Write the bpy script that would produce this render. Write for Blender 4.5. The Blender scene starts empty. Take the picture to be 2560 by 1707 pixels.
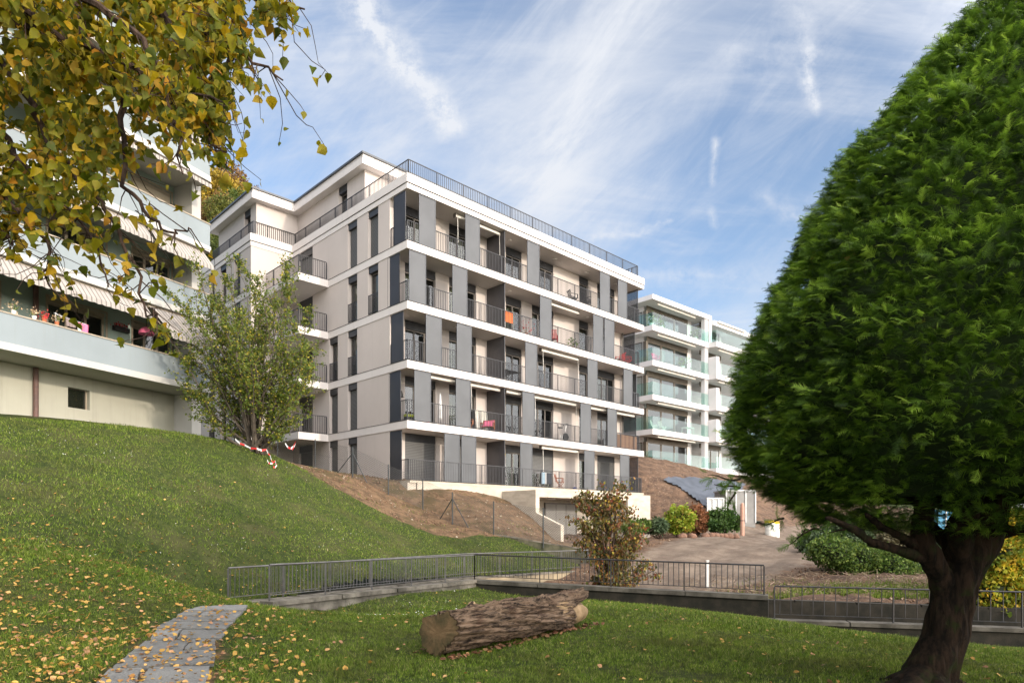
import bpy, math, random
import numpy as np
from mathutils import Vector, Matrix, noise as mnoise
random.seed(7); rng = np.random.default_rng(11)
S = bpy.context.scene
COL = S.collection
R = math.radians
# ------------------------------------------------------------------ camera, sky, sun, exposure
F, CX, HY, DK = 1661.0, 1280.0, 1307.0, 1/.91875
cd = bpy.data.cameras.new('camera'); cam = bpy.data.objects.new('camera', cd); COL.objects.link(cam)
cam.location = (0, 0, 0); cam.rotation_euler = (R(90), 0, 0)
cd.sensor_width = 36; cd.lens = 36*F/2560; cd.shift_y = (HY-853.5)/2560
cd.clip_start = .05; cd.clip_end = 3000
S.camera = cam
SUN_AZ, SUN_EL = R(-41), R(14.5)          # direction towards the sun, measured from +X
W = bpy.data.worlds.new('World'); S.world = W; W.use_nodes = True
S.view_settings.view_transform = 'Standard'; S.view_settings.look = 'None'
S.view_settings.gamma = 1; S.view_settings.exposure = 0.49
S.cycles.max_bounces = 8; S.cycles.transparent_max_bounces = 16
sd = bpy.data.lights.new('sun', 'SUN'); sun = bpy.data.objects.new('sun', sd); COL.objects.link(sun)
sd.energy = 2.0; sd.angle = R(2.0); sd.color = (1, .86, .70)
tosun = Vector((math.cos(SUN_EL)*math.cos(SUN_AZ), math.cos(SUN_EL)*math.sin(SUN_AZ), math.sin(SUN_EL)))
sun.rotation_euler = tosun.to_track_quat('Z', 'Y').to_euler(); sun.location = tosun*40

class NT:
    def __init__(s, tree): s.t = tree; s.n = tree.nodes; s.l = tree.links
    def add(s, typ, **k):
        nd = s.n.new(typ)
        for a, b in k.items():
            if a == 'inp':
                for i, v in b.items():
                    if hasattr(v, 'is_output') or isinstance(v, bpy.types.NodeSocket): s.l.new(v, nd.inputs[i])
                    else: nd.inputs[i].default_value = v
            else: setattr(nd, a, b)
        return nd
    def m(s, op, a, b=None, c=None, clamp=False):
        nd = s.n.new('ShaderNodeMath'); nd.operation = op; nd.use_clamp = clamp
        for i, v in enumerate((a, b, c)):
            if v is None: continue
            if isinstance(v, bpy.types.NodeSocket): s.l.new(v, nd.inputs[i])
            else: nd.inputs[i].default_value = v
        return nd.outputs[0]
    def vm(s, op, a, b=None, out=0):
        nd = s.n.new('ShaderNodeVectorMath'); nd.operation = op
        for i, v in enumerate((a, b)):
            if v is None: continue
            if isinstance(v, bpy.types.NodeSocket): s.l.new(v, nd.inputs[i])
            elif op == 'SCALE' and i == 1: pass
            else: nd.inputs[i].default_value = v
        return nd.outputs[out]
    def noise(s, vec, scale, detail=4, rough=.55, dist=0):
        nd = s.add('ShaderNodeTexNoise', inp={'Scale': scale, 'Detail': detail, 'Roughness': rough, 'Distortion': dist})
        if vec is not None: s.l.new(vec, nd.inputs['Vector'])
        return nd.outputs['Fac']
    def mapr(s, v, a, b, c=0, d=1, smooth=True):
        nd = s.add('ShaderNodeMapRange', interpolation_type='SMOOTHSTEP' if smooth else 'LINEAR')
        s.l.new(v, nd.inputs[0])
        for i, q in enumerate((a, b, c, d)): nd.inputs[i+1].default_value = q
        return nd.outputs[0]
    def mix(s, f, a, b, mode='MIX'):
        nd = s.n.new('ShaderNodeMix'); nd.data_type = 'RGBA'; nd.blend_type = mode
        for i, v in ((0, f), (6, a), (7, b)):
            if isinstance(v, bpy.types.NodeSocket): s.l.new(v, nd.inputs[i])
            else: nd.inputs[i].default_value = v if i == 0 else (*v[:3], 1)
        return nd.outputs[2]
    def ramp(s, f, stops):
        nd = s.n.new('ShaderNodeValToRGB'); cr = nd.color_ramp
        while len(cr.elements) < len(stops): cr.elements.new(.5)
        for e, (p, c) in zip(cr.elements, stops): e.position = p; e.color = (*c, 1)
        s.l.new(f, nd.inputs[0]); return nd.outputs[0]

def world():
    T = NT(W.node_tree); T.n.clear()
    sky = T.add('ShaderNodeTexSky', sky_type='NISHITA', sun_disc=False)
    sky.sun_elevation = SUN_EL
    sky.sun_rotation = math.pi/2 - SUN_AZ
    sky.air_density = 1.0; sky.dust_density = .6; sky.ozone_density = 1.6; sky.altitude = 400
    tc = T.add('ShaderNodeTexCoord'); d = tc.outputs['Generated']
    sp = T.add('ShaderNodeSeparateXYZ'); T.l.new(d, sp.inputs[0])
    x, y, z = sp.outputs
    # cloud layer coordinates: where the view ray meets a high flat layer
    zz = T.m('ADD', T.m('MAXIMUM', z, 0.0), .22)
    cb = T.add('ShaderNodeCombineXYZ'); T.l.new(T.m('DIVIDE', x, zz), cb.inputs[0]); T.l.new(T.m('DIVIDE', y, zz), cb.inputs[1])
    lay = cb.outputs[0]
    mp = T.add('ShaderNodeMapping'); T.l.new(lay, mp.inputs[0]); mp.inputs['Rotation'].default_value = (0, 0, R(24)); mp.inputs['Scale'].default_value = (.62, 2.3, 1)
    n1 = T.noise(mp.outputs[0], 1.5, 8, .60, .7)
    n2 = T.noise(lay, 6.5, 8, .65, .5)
    veil = T.mapr(n1, .40, .80)
    # fixed direction coordinates for the individual trails of the day
    yy = T.m('MAXIMUM', y, .05)
    q = T.add('ShaderNodeCombineXYZ'); T.l.new(T.m('DIVIDE', x, yy), q.inputs[0]); T.l.new(T.m('DIVIDE', z, yy), q.inputs[1]); q = q.outputs[0]
    wob = T.add('ShaderNodeTexNoise', inp={'Scale': 7., 'Detail': 6., 'Roughness': .65}); T.l.new(q, wob.inputs['Vector'])
    off = T.vm('SUBTRACT', wob.outputs['Color'], (.5, .5, .5))
    sc = T.n.new('ShaderNodeVectorMath'); sc.operation = 'SCALE'; T.l.new(off, sc.inputs[0]); sc.inputs[3].default_value = .085
    qw = T.vm('ADD', q, sc.outputs[0])
    fine = T.noise(q, 34, 6, .7)
    def seg(A, B, w0, w1, gain, wobble=True):
        Q = qw if wobble else q
        A = (A[0], A[1], 0); ba = (B[0]-A[0], B[1]-A[1], 0); L2 = ba[0]**2+ba[1]**2
        pa = T.vm('SUBTRACT', Q, A)
        fl = T.vm('MULTIPLY', pa, (1, 1, 0))
        dt = T.n.new('ShaderNodeVectorMath'); dt.operation = 'DOT_PRODUCT'; T.l.new(fl, dt.inputs[0]); dt.inputs[1].default_value = ba
        h = T.m('DIVIDE', dt.outputs['Value'], L2, clamp=True)
        s2 = T.n.new('ShaderNodeVectorMath'); s2.operation = 'SCALE'; s2.inputs[0].default_value = ba; T.l.new(h, s2.inputs[3])
        df = T.vm('SUBTRACT', fl, s2.outputs[0])
        ln = T.n.new('ShaderNodeVectorMath'); ln.operation = 'LENGTH'; T.l.new(df, ln.inputs[0])
        wd = T.m('MULTIPLY_ADD', h, w1-w0, w0)
        v = T.m('SUBTRACT', 1, T.m('DIVIDE', ln.outputs['Value'], wd), clamp=True)
        v = T.m('POWER', v, 1.3)
        return T.m('MULTIPLY', v, gain)
    band = T.m('MAXIMUM', seg((-.20, .30), (.10, .56), .26, .20, .62, False), seg((.04, .50), (.26, .95), .21, .26, 1.15, False))
    tex = T.m('MULTIPLY_ADD', n1, .9, .42)
    band = T.m('MULTIPLY', band, tex)
    tr = seg((-.25, .90), (-.235, .77), .05, .048, .62)
    for a in (((-.228, .775), (-.085, .59), .052, .028, 1.15), ((.425, .80), (.448, .68), .05, .03, .42), ((.448, .70), (.462, .63), .030, .018, .85),
              ((.33, .70), (.47, .71), .05, .05, .30), ((.307, .575), (.301, .51), .011, .008, .5, False), ((.300, .472), (.304, .448), .010, .010, .4, False), ((.10, .434), (.245, .452), .008, .010, .45), ((.20, .38), (.40, .36), .03, .03, .30),
              ((.37, .50), (.50, .43), .03, .02, .30), ((.53, .53), (.60, .50), .03, .02, .3)):
        tr = T.m('MAXIMUM', tr, seg(*a))
    tr = T.m('MULTIPLY', tr, T.m('MULTIPLY', T.mapr(fine, .30, .66, .25, 1.3), T.mapr(T.noise(q, 13, 5, .65), .30, .62, .5, 1.2)))
    low = T.mapr(z, .02, .32, .50, .0)
    base = T.m('MULTIPLY_ADD', veil, T.mapr(n2, .25, .75, .45, .85), .10)
    st = T.add('ShaderNodeMapping'); T.l.new(q, st.inputs[0]); st.vector_type = 'TEXTURE'; st.inputs['Rotation'].default_value = (0, 0, R(44)); st.inputs['Scale'].default_value = (1.0, .30, 1)
    streak = T.mapr(T.noise(st.outputs[0], 3.2, 9, .66, .5), .38, .72)
    band = T.m('MULTIPLY', band, T.m('MULTIPLY_ADD', streak, .55, .62), clamp=True)
    base = T.m('ADD', base, T.m('MULTIPLY', streak, .26), clamp=True)
    inv = None
    for k in (base, band, tr, low):
        w = T.m('SUBTRACT', 1, k, clamp=True); inv = w if inv is None else T.m('MULTIPLY', inv, w)
    c = T.m('SUBTRACT', 1, inv, clamp=True)
    skyc = T.mix(1.0, sky.outputs[0], (1.40, 1.44, 1.52), 'MULTIPLY')
    col = T.mix(c, skyc, (4.75, 4.95, 5.35))
    # warm glow added round the sun behind the viewpoint, and overhead, as fill light
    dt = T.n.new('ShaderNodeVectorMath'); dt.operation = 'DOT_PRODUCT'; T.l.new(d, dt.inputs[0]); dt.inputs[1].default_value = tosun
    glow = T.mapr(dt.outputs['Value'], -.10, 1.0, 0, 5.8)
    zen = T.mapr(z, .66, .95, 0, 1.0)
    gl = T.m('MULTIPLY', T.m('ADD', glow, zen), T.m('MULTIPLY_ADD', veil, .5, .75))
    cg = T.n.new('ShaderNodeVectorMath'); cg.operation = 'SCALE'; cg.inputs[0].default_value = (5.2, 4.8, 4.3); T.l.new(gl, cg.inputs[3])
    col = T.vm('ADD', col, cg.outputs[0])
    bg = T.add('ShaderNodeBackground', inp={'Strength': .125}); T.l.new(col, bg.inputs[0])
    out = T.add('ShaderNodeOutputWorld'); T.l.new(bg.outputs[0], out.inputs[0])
world()

# ------------------------------------------------------------------ materials
def newmat(name):
    m = bpy.data.materials.new(name); m.use_nodes = True; t = NT(m.node_tree); t.n.clear(); return m, t
def finish(t, sh, bump=None):
    o = t.add('ShaderNodeOutputMaterial'); t.l.new(sh, o.inputs[0])
def principled(t, col, rough=.6, metal=0, bump=None, bdist=.01, bstr=.5, spec=.5):
    p = t.add('ShaderNodeBsdfPrincipled')
    if isinstance(col, bpy.types.NodeSocket): t.l.new(col, p.inputs['Base Color'])
    else: p.inputs['Base Color'].default_value = (*col, 1)
    if isinstance(rough, bpy.types.NodeSocket): t.l.new(rough, p.inputs['Roughness'])
    else: p.inputs['Roughness'].default_value = rough
    p.inputs['Metallic'].default_value = metal; p.inputs['Specular IOR Level'].default_value = spec
    if bump is not None:
        b = t.add('ShaderNodeBump', inp={'Strength': bstr, 'Distance': bdist}); t.l.new(bump, b.inputs['Height']); t.l.new(b.outputs[0], p.inputs['Normal'])
    return p
def geo(t): return t.add('ShaderNodeNewGeometry').outputs['Position']
def M(name, c1, c2=None, rough=.7, scale=2, bump=0, bscale=40, metal=0, spec=.4, mid=None, stretch=None, detail=5):
    m, t = newmat(name); pos = geo(t)
    if stretch:
        mp = t.add('ShaderNodeMapping'); t.l.new(pos, mp.inputs[0]); mp.inputs['Scale'].default_value = stretch; pos = mp.outputs[0]
    if c2 is None: c2 = tuple(v*.88 for v in c1)
    f = t.mapr(t.noise(pos, scale, detail, .62), .30, .70)
    col = t.mix(f, c1, c2)
    b = t.noise(pos, bscale, 4, .6) if bump else None
    finish(t, principled(t, col, rough, metal, b, .01, bump, spec).outputs[0]); return m
def foliage(name, stops, rough=.55, trans=.35, nscale=1.2, nmix=.35, ncol=(.05, .06, .02), spec=.25):
    m, t = newmat(name); g = t.add('ShaderNodeNewGeometry')
    col = t.ramp(g.outputs['Random Per Island'], stops)
    f = t.mapr(t.noise(g.outputs['Position'], nscale, 3), .42, .66, 0, nmix)
    col = t.mix(f, col, ncol)
    p = principled(t, col, rough, spec=spec)
    tr = t.add('ShaderNodeBsdfTranslucent'); t.l.new(col, tr.inputs[0])
    mx = t.add('ShaderNodeMixShader', inp={0: trans}); t.l.new(p.outputs[0], mx.inputs[1]); t.l.new(tr.outputs[0], mx.inputs[2])
    finish(t, mx.outputs[0]); return m
def glassmat(name, tint, refl=.12, transp=.85, rough=.02):
    m, t = newmat(name)
    fr = t.add('ShaderNodeFresnel', inp={'IOR': 1.5})
    bf = t.add('ShaderNodeNewGeometry').outputs['Backfacing']
    f = t.m('MULTIPLY', t.m('MULTIPLY_ADD', fr.outputs[0], .9, refl, clamp=True), t.m('SUBTRACT', 1, bf))
    gl = t.add('ShaderNodeBsdfGlossy', inp={'Color': (.95, .97, 1, 1), 'Roughness': rough})
    tr = t.add('ShaderNodeBsdfTransparent', inp={'Color': (*tint, 1)})
    mx = t.add('ShaderNodeMixShader'); t.l.new(f, mx.inputs[0]); t.l.new(tr.outputs[0], mx.inputs[1]); t.l.new(gl.outputs[0], mx.inputs[2])
    finish(t, mx.outputs[0]); return m
def meshmat(name, c, open_, rough=.45):
    m, t = newmat(name)
    pos = geo(t)
    col = t.mix(t.mapr(t.noise(pos, .8, 3), .3, .7), c, tuple(v*.82 for v in c))
    p = principled(t, col, rough, .2)
    tr = t.add('ShaderNodeBsdfTransparent')
    mx = t.add('ShaderNodeMixShader', inp={0: open_}); t.l.new(p.outputs[0], mx.inputs[1]); t.l.new(tr.outputs[0], mx.inputs[2])
    finish(t, mx.outputs[0]); return m
def plaster(name, c, stain=.10, streak=.0):
    m, t = newmat(name); pos = geo(t)
    f = t.mapr(t.noise(pos, .35, 5, .6), .3, .7)
    col = t.mix(f, c, tuple(v*(1-stain) for v in c))
    if streak:
        mp = t.add('ShaderNodeMapping'); t.l.new(pos, mp.inputs[0]); mp.inputs['Scale'].default_value = (2.2, 2.2, .12)
        s = t.mapr(t.noise(mp.outputs[0], 1.6, 6, .7), .48, .78, 0, streak)
        col = t.mix(s, col, (.16, .16, .13))
    finish(t, principled(t, col, .85, 0, t.noise(pos, 90, 3), .004, .25, .25).outputs[0]); return m
def bandmat(name, ca, cb, per, axis, width=.5, rough=.8):
    """stripes painted on cloth / slats, along local object axis"""
    m, t = newmat(name); tc = t.add('ShaderNodeTexCoord'); sp = t.add('ShaderNodeSeparateXYZ'); t.l.new(tc.outputs['Object'], sp.inputs[0])
    f = t.m('FRACT', t.m('DIVIDE', sp.outputs[axis], per)); s = t.m('GREATER_THAN', f, width)
    n = t.mapr(t.noise(tc.outputs['Object'], 3, 4), .3, .7, 0, .25)
    col = t.mix(n, t.mix(s, ca, cb), tuple(v*.6 for v in ca))
    finish(t, principled(t, col, rough, spec=.2).outputs[0]); return m

mt = {}
mt['wall'] = plaster('wall_plaster', (.55, .495, .465), .09, .07)
mt['white'] = plaster('white_render', (.68, .64, .62), .06, .12)
mt['soffit'] = plaster('soffit_paint', (.62, .58, .55), .05)
mt['dark'] = M('dark_metal', (.035, .036, .040), (.05, .05, .055), .45, 3, metal=.3)
mt['gap'] = M('dark_joint', (.03, .03, .03), None, .9)
mt['screen'] = meshmat('perforated_screen', (.090, .094, .102), .12)
mt['screen_shaded'] = meshmat('perforated_screen_shaded', (.040, .042, .052), .12)  # same panels as the front, with their shade put into a darker colour
mt['screen_clear'] = meshmat('open_mesh_screen', (.05, .055, .07), .45)
mt['part'] = M('partition_panel', (.055, .052, .055), (.075, .068, .07), .5, 1.2)
mt['frame'] = M('window_frame', (.13, .115, .105), (.10, .09, .08), .5, 4)
mt['glass'] = glassmat('window_glass', (.60, .64, .62), .03)
mt['glassb'] = glassmat('balustrade_glass', (.78, .91, .88), .02)
mt['curtain'] = foliage('curtain_cloth', [(0, (.42, .40, .26)), (1, (.48, .44, .30))], .9, .2, 1, .1, (.3, .3, .2))
mt['curtain_w'] = foliage('white_curtain', [(0, (.6, .6, .58)), (1, (.66, .65, .62))], .9, .2, 1, .1, (.4, .4, .4))
mt['blind'] = bandmat('slatted_blind', (.12, .12, .12), (.02, .02, .02), .07, 2, .70, .5)
mt['blind_l'] = bandmat('light_slatted_blind', (.13, .13, .13), (.045, .045, .045), .08, 2, .75, .5)
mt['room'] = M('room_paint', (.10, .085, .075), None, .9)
mt['cass'] = M('awning_case', (.72, .69, .64), (.65, .62, .57), .4, 2)
mt['conc'] = M('raw_concrete', (.47, .42, .35), (.36, .32, .27), .85, .9, .5, 60, mid=None)
mt['conc_form'] = M('concrete_board', (.50, .44, .36), (.38, .33, .27), .85, 1.6, .4, 30, stretch=(1, 1, 3))
mt['doorm'] = M('garage_door_metal', (.22, .21, .195), (.18, .17, .16), .5, 1)
mt['oldconc'] = M('weathered_concrete', (.20, .18, .15), (.05, .045, .035), .92, 1.9, .9, 45, detail=8)
mt['capdark'] = M('weathered_dark_cap', (.115, .105, .088), (.04, .036, .028), .92, 2.2, .8, 40, detail=8)
mt['mossconc'] = M('mossy_grey_concrete', (.10, .095, .06), (.03, .034, .018), .95, 2.4, .9, 35, detail=8)
mt['darkconc'] = M('mossy_dark_concrete', (.032, .027, .019), (.009, .009, .006), .95, 2.2, .9, 35, detail=8)
mt['tanconc'] = M('tan_concrete', (.36, .29, .19), (.19, .155, .11), .9, 1.8, .6, 35, stretch=(1, 1, .4), detail=8)
mt['rail'] = M('galvanised_rail', (.16, .155, .15), (.10, .095, .095), .45, 5, metal=.55)
mt['raildark'] = M('old_rail', (.045, .048, .055), (.035, .03, .028), .45, 5, metal=.5)
mt['post'] = M('fence_post', (.055, .062, .066), None, .5, 4, metal=.4)
mt['wire'] = M('fence_wire', (.13, .13, .13), None, .5, 4, metal=.5)
mt['roofmetal'] = M('roof_flashing', (.09, .095, .105), None, .4, 2, metal=.4)
mt['bluewall'] = plaster('pale_blue_render', (.225, .26, .28), .12, .16)
mt['tealwall'] = plaster('teal_render', (.30, .38, .345), .12, .10)
mt['lowwall'] = plaster('cream_base_render', (.40, .39, .325), .12, .28)
mt['whitetrim'] = plaster('white_trim', (.43, .42, .40), .08, .15)
mt['tanframe'] = M('tan_window_frame', (.36, .30, .23), (.30, .25, .19), .6, 4)
mt['cream_shutter'] = bandmat('roller_shutter', (.55, .48, .38), (.30, .26, .20), .05, 2, .75)
mt['awn'] = bandmat('striped_awning', (.33, .30, .28), (.15, .14, .13), .17, 0, .72)
mt['pipe'] = M('rusty_downpipe', (.14, .075, .06), (.09, .055, .05), .6, 6)
mt['rwhite'] = M('bright_white_render', (.66, .64, .64), (.60, .58, .58), .8, .6)
mt['rsoff'] = M('beige_soffit', (.50, .45, .39), None, .8, .6)
mt['bronze'] = M('bronze_cladding', (.135, .11, .085), (.10, .08, .06), .5, 2)
mt['terra'] = M('soil', (.16, .095, .055), (.09, .055, .035), 1, 1.5, 1, 20)

# ------------------------------------------------------------------ mesh helpers
def meshfrom(name, v, f, mat=None, smooth=False):
    me = bpy.data.meshes.new(name)
    v = np.asarray(v, dtype=np.float32)
    if isinstance(f, np.ndarray):
        k = f.shape[1]; n = len(f)
        me.vertices.add(len(v)); me.vertices.foreach_set('co', v.ravel())
        me.loops.add(n*k); me.loops.foreach_set('vertex_index', f.astype(np.int32).ravel())
        me.polygons.add(n); me.polygons.foreach_set('loop_start', np.arange(0, n*k, k, dtype=np.int32))
        try: me.polygons.foreach_set('loop_total', np.full(n, k, dtype=np.int32))
        except Exception: pass
        me.update(calc_edges=True)
    else:
        me.from_pydata([tuple(map(float, p)) for p in v], [], f); me.update()
    if smooth: me.polygons.foreach_set('use_smooth', np.ones(len(me.polygons), dtype=bool)); me.update()
    if mat: me.materials.append(mat)
    return me
def put(name, me, parent=None, loc=None, **tags):
    o = bpy.data.objects.new(name, me); COL.objects.link(o)
    if parent is not None: o.parent = parent
    if loc is not None: o.location = loc
    for k, v in tags.items():
        if v: o[k] = v
    return o
def thing(name, label, cat, loc=(0, 0, 0), rotz=0, group=None):
    o = bpy.data.objects.new(name, None); COL.objects.link(o); o.empty_display_size = .3
    o.location = loc; o.rotation_euler = (0, 0, rotz); o['label'] = label; o['category'] = cat
    if group: o['group'] = group
    return o
class MB:
    def __init__(s): s.v = []; s.f = []
    def raw(s, v, f):
        n = len(s.v); s.v += [tuple(p) for p in v]; s.f += [tuple(i+n for i in q) for q in f]; return s
    def box(s, x0, x1, y0, y1, z0, z1):
        if x0 > x1: x0, x1 = x1, x0
        if y0 > y1: y0, y1 = y1, y0
        if z0 > z1: z0, z1 = z1, z0
        return s.raw([(x0, y0, z0), (x1, y0, z0), (x1, y1, z0), (x0, y1, z0), (x0, y0, z1), (x1, y0, z1), (x1, y1, z1), (x0, y1, z1)],
                     [(0, 3, 2, 1), (4, 5, 6, 7), (0, 1, 5, 4), (1, 2, 6, 5), (2, 3, 7, 6), (3, 0, 4, 7)])
    def prism(s, poly, z0, z1):
        """poly xy list; z0/z1 numbers or per-vertex lists"""
        n = len(poly); a = sum(poly[i][0]*poly[(i+1) % n][1]-poly[(i+1) % n][0]*poly[i][1] for i in range(n))
        Z0 = z0 if isinstance(z0, (list, tuple)) else [z0]*n; Z1 = z1 if isinstance(z1, (list, tuple)) else [z1]*n
        if a < 0: poly = poly[::-1]; Z0 = list(Z0)[::-1]; Z1 = list(Z1)[::-1]
        v = [(p[0], p[1], z) for p, z in zip(poly, Z0)]+[(p[0], p[1], z) for p, z in zip(poly, Z1)]
        f = [tuple(range(n))[::-1], tuple(range(n, 2*n))]+[(i, (i+1) % n, n+(i+1) % n, n+i) for i in range(n)]
        return s.raw(v, f)
    def bar(s, p, q, w, h=None, up=(0, 0, 1)):
        """square bar between two points"""
        h = h or w; p = Vector(p); q = Vector(q); d = (q-p).normalized(); up = Vector(up)
        if abs(d.dot(up)) > .98: up = Vector((1, 0, 0))
        x = d.cross(up).normalized()*w/2; y = x.normalized().cross(d).normalized()*h/2
        v = [c+i*x+j*y for c in (p, q) for i, j in ((-1, -1), (1, -1), (1, 1), (-1, 1))]
        return s.raw(v, [(0, 1, 2, 3), (7, 6, 5, 4), (0, 4, 5, 1), (1, 5, 6, 2), (2, 6, 7, 3), (3, 7, 4, 0)])
    def tube(s, pts, rad, n=8, cap=True):
        pts = [Vector(p) for p in pts]
        if not isinstance(rad, (list, tuple, np.ndarray)): rad = [rad]*len(pts)
        base = len(s.v); prev = None
        for i, p in enumerate(pts):
            d = (pts[min(i+1, len(pts)-1)]-pts[max(i-1, 0)]).normalized()
            if prev is None: x = d.orthogonal().normalized()
            else:
                x = prev-d*prev.dot(d)
                x = x.normalized() if x.length > 1e-5 else d.orthogonal().normalized()
            prev = x; y = d.cross(x)
            for k in range(n):
                a = 2*math.pi*k/n; s.v.append(tuple(p+(x*math.cos(a)+y*math.sin(a))*rad[i]))
        for i in range(len(pts)-1):
            for k in range(n):
                a = base+i*n+k; b = base+i*n+(k+1) % n; s.f.append((a, b, b+n, a+n))
        if cap:
            s.f.append(tuple(base+k for k in range(n))[::-1]); m = base+(len(pts)-1)*n; s.f.append(tuple(m+k for k in range(n)))
        return s
    def lathe(s, c, prof, n=16):
        b = len(s.v)
        for r, z in prof:
            for k in range(n): a = 2*math.pi*k/n; s.v.append((c[0]+r*math.cos(a), c[1]+r*math.sin(a), c[2]+z))
        for i in range(len(prof)-1):
            for k in range(n): s.f.append((b+i*n+k, b+i*n+(k+1) % n, b+(i+1)*n+(k+1) % n, b+(i+1)*n+k))
        s.f.append(tuple(b+k for k in range(n))[::-1]); m = b+(len(prof)-1)*n; s.f.append(tuple(m+k for k in range(n)))
        return s
    def build(s, name, mat, parent=None, off=None, smooth=False, **tags):
        v = np.array(s.v, dtype=np.float32).reshape(-1, 3)
        if off is not None: v = v-np.array(off, dtype=np.float32)
        me = meshfrom(name, v, s.f, mat, smooth)
        o = put(name, me, parent, None, **tags)
        if off is not None and parent is None: o.location = off
        return o
def copy_tree(o, parent=None, cache={}):
    c = o.copy(); COL.objects.link(c)
    if parent is not None: c.parent = parent
    for ch in [k for k in bpy.data.objects if k.parent == o]: copy_tree(ch, c)
    return c
def G(dx, dy, dep):
    """point at depth dep seen at (dx, dy)"""
    return np.array([(dx*DK-CX)/F*dep, dep, (HY-dy*DK)/F*dep])
def P(px, py, dep): return np.array([(px-CX)/F*dep, dep, (HY-py)/F*dep])

# ------------------------------------------------------------------ terrain heights (thin-plate splines through survey points)
def tps(pts, lam=1e-3):
    P_ = np.array(pts, float); X = P_[:, :2]/10; n = len(X)
    d = np.linalg.norm(X[:, None]-X[None], axis=2); K = np.where(d > 0, d*d*np.log(d+1e-12), 0)+lam*np.eye(n)
    A = np.zeros((n+3, n+3)); A[:n, :n] = K; A[:n, n] = 1; A[:n, n+1:] = X; A[n, :n] = 1; A[n+1:, :n] = X.T
    w = np.linalg.solve(A, np.r_[P_[:, 2], 0, 0, 0])
    def f(x, y):
        x = np.asarray(x, float); y = np.asarray(y, float); sh = x.shape; q = np.c_[x.ravel(), y.ravel()]/10
        o = np.empty(len(q))
        for i in range(0, len(q), 20000):
            s = q[i:i+20000]; r = np.linalg.norm(s[:, None]-X[None], axis=2)
            o[i:i+20000] = np.where(r > 0, r*r*np.log(r+1e-12), 0)@w[:n]+w[n]+s@w[n+1:]
        return o.reshape(sh)
    return f
g = lambda *a: tuple(G(*a))
N0, N1, N2 = (-5.4, 14.6), (-1.24, 22.0), (7.1, 18.4)
L1, L2 = (12.9, 16.8), (30, 12.3)
F0, F1, F2 = (-6.45, 15.1), (-1.64, 22.9), (3.16, 27.5)
WG = (2.45, 33.4)
SHEET1 = [(0, 0, -1.6), (-8, 0, -1.45), (8, 0, -1.65), (0, -25, -1.6), (25, -20, -1.7), (-25, -20, -1), (14, 5, -1.8), (25, 6, -2.6),
    (-7, 6.6, -1.42), (-3, 6.6, -1.58), (0, 6.6, -1.6), (4.2, 6.9, -1.66), (8, 7, -1.7), (-1, 8, -1.62), (1.2, 11, -1.64), (3.9, 9.5, -1.76), (5.8, 9, -1.8),
    (-5.9, 13.7, -1.84), (-4.7, 14.7, -2.07), (-3.3, 16.9, -2.12), (-1.5, 20.6, -2.17), (2.5, 19.6, -2.32), (6.8, 17.9, -2.62), (9.9, 17.0, -3.0), (12.8, 16.2, -3.12), (2, 15, -1.9), (6, 14, -2.15), (9, 12, -2.3),
    (-16.5, 20, 3.2), (-20, 14, 3.2), (-14, 5, .6),
    g(0, 1300, 10.5), g(0, 1150, 14.5), g(300, 1300, 12), g(300, 1150, 16), (-16.96, 22, 3.62), (-15.5, 25.1, 3.77), (-13.1, 27.9, 3.46), (-21, 17, 3.6),
    g(560, 1031, 25), g(500, 1200, 18.5), g(500, 1300, 16), g(440, 1380, 14), g(640, 1052, 26.5), g(720, 1086, 28.5), g(750, 1200, 22.5), g(750, 1290, 19),
    g(810, 1101, 29.8), g(892, 1136, 31), P(1057, 1273, 30.8), P(1131, 1311, 29), P(1234, 1336, 28.1), P(1358, 1354, 28.6), P(1230, 1352, 27.3), (.3, 27.2, -1.0), (1.2, 27.35, -1.30), (.3, 24.95, -1.84), (1.2, 25.8, -1.86), (2.1, 26.65, -1.87), (2.8, 27.3, -1.82), g(900, 1245, 24.5), g(1000, 1290, 23.3), g(1100, 1270, 26), g(1200, 1290, 26.5),
    P(1159, 1438, 22.9), P(1300, 1425, 25.5), P(1465, 1414, 27.8), (-6.6, 15.6, -1.75), (3.0, 28.6, -1.2),
    (-5.8, 32.4, 2.0), (-6.9, 33.0, 2.2), (-10.8, 37, 2.84), (-15.6, 38.4, 3.4), (-20, 44, 5.5), (-30, 40, 8), (-30, 20, 5), (-3, 33.6, 1.6), (-.7, 36, 1.35), (.9, 34.6, .25), (2.2, 33.3, -.95), (1.0, 31, -.6), (-1, 30.5, .2),
    (10, 60, 4), (-10, 60, 7), (-30, 70, 18)]
h1 = tps(SHEET1, 2e-4)
SHEET2 = [(-5.9, 14.9, -1.86), (-3.6, 18.5, -2.35), (-1.4, 22.6, -2.75), (1, 23.5, -2.6), (4, 22, -2.5), (6.5, 20.5, -2.5), (3, 25, -2.3), (3.8, 28.4, -1.35), (2.6, 33, -1.05), (5, 37, -1.0), (9, 42.5, -.9),
    P(1633, 1360, 33), P(1800, 1345, 36), P(1900, 1322, 43), P(1740, 1333, 41), P(1650, 1335, 42), P(1760, 1400, 28), P(1600, 1430, 26), P(1938, 1486, 21.5), P(2068, 1404, 28), P(2285, 1524, 18.8), P(2200, 1460, 22), P(2300, 1400, 30), P(1950, 1440, 24.5),
    P(1611, 1190, 49), P(1700, 1190, 51), P(1840, 1206, 55), P(1632, 1306, 44.5), P(1760, 1297, 43.5), P(1644, 1252, 47), P(1850, 1260, 48), P(1980, 1300, 50), P(1950, 1310, 46),
    (30, 20, -2.5), (50, 30, -2), (60, 80, 0), (20, 80, 4), (30, 60, 2), (18, 16, -3)]
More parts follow.
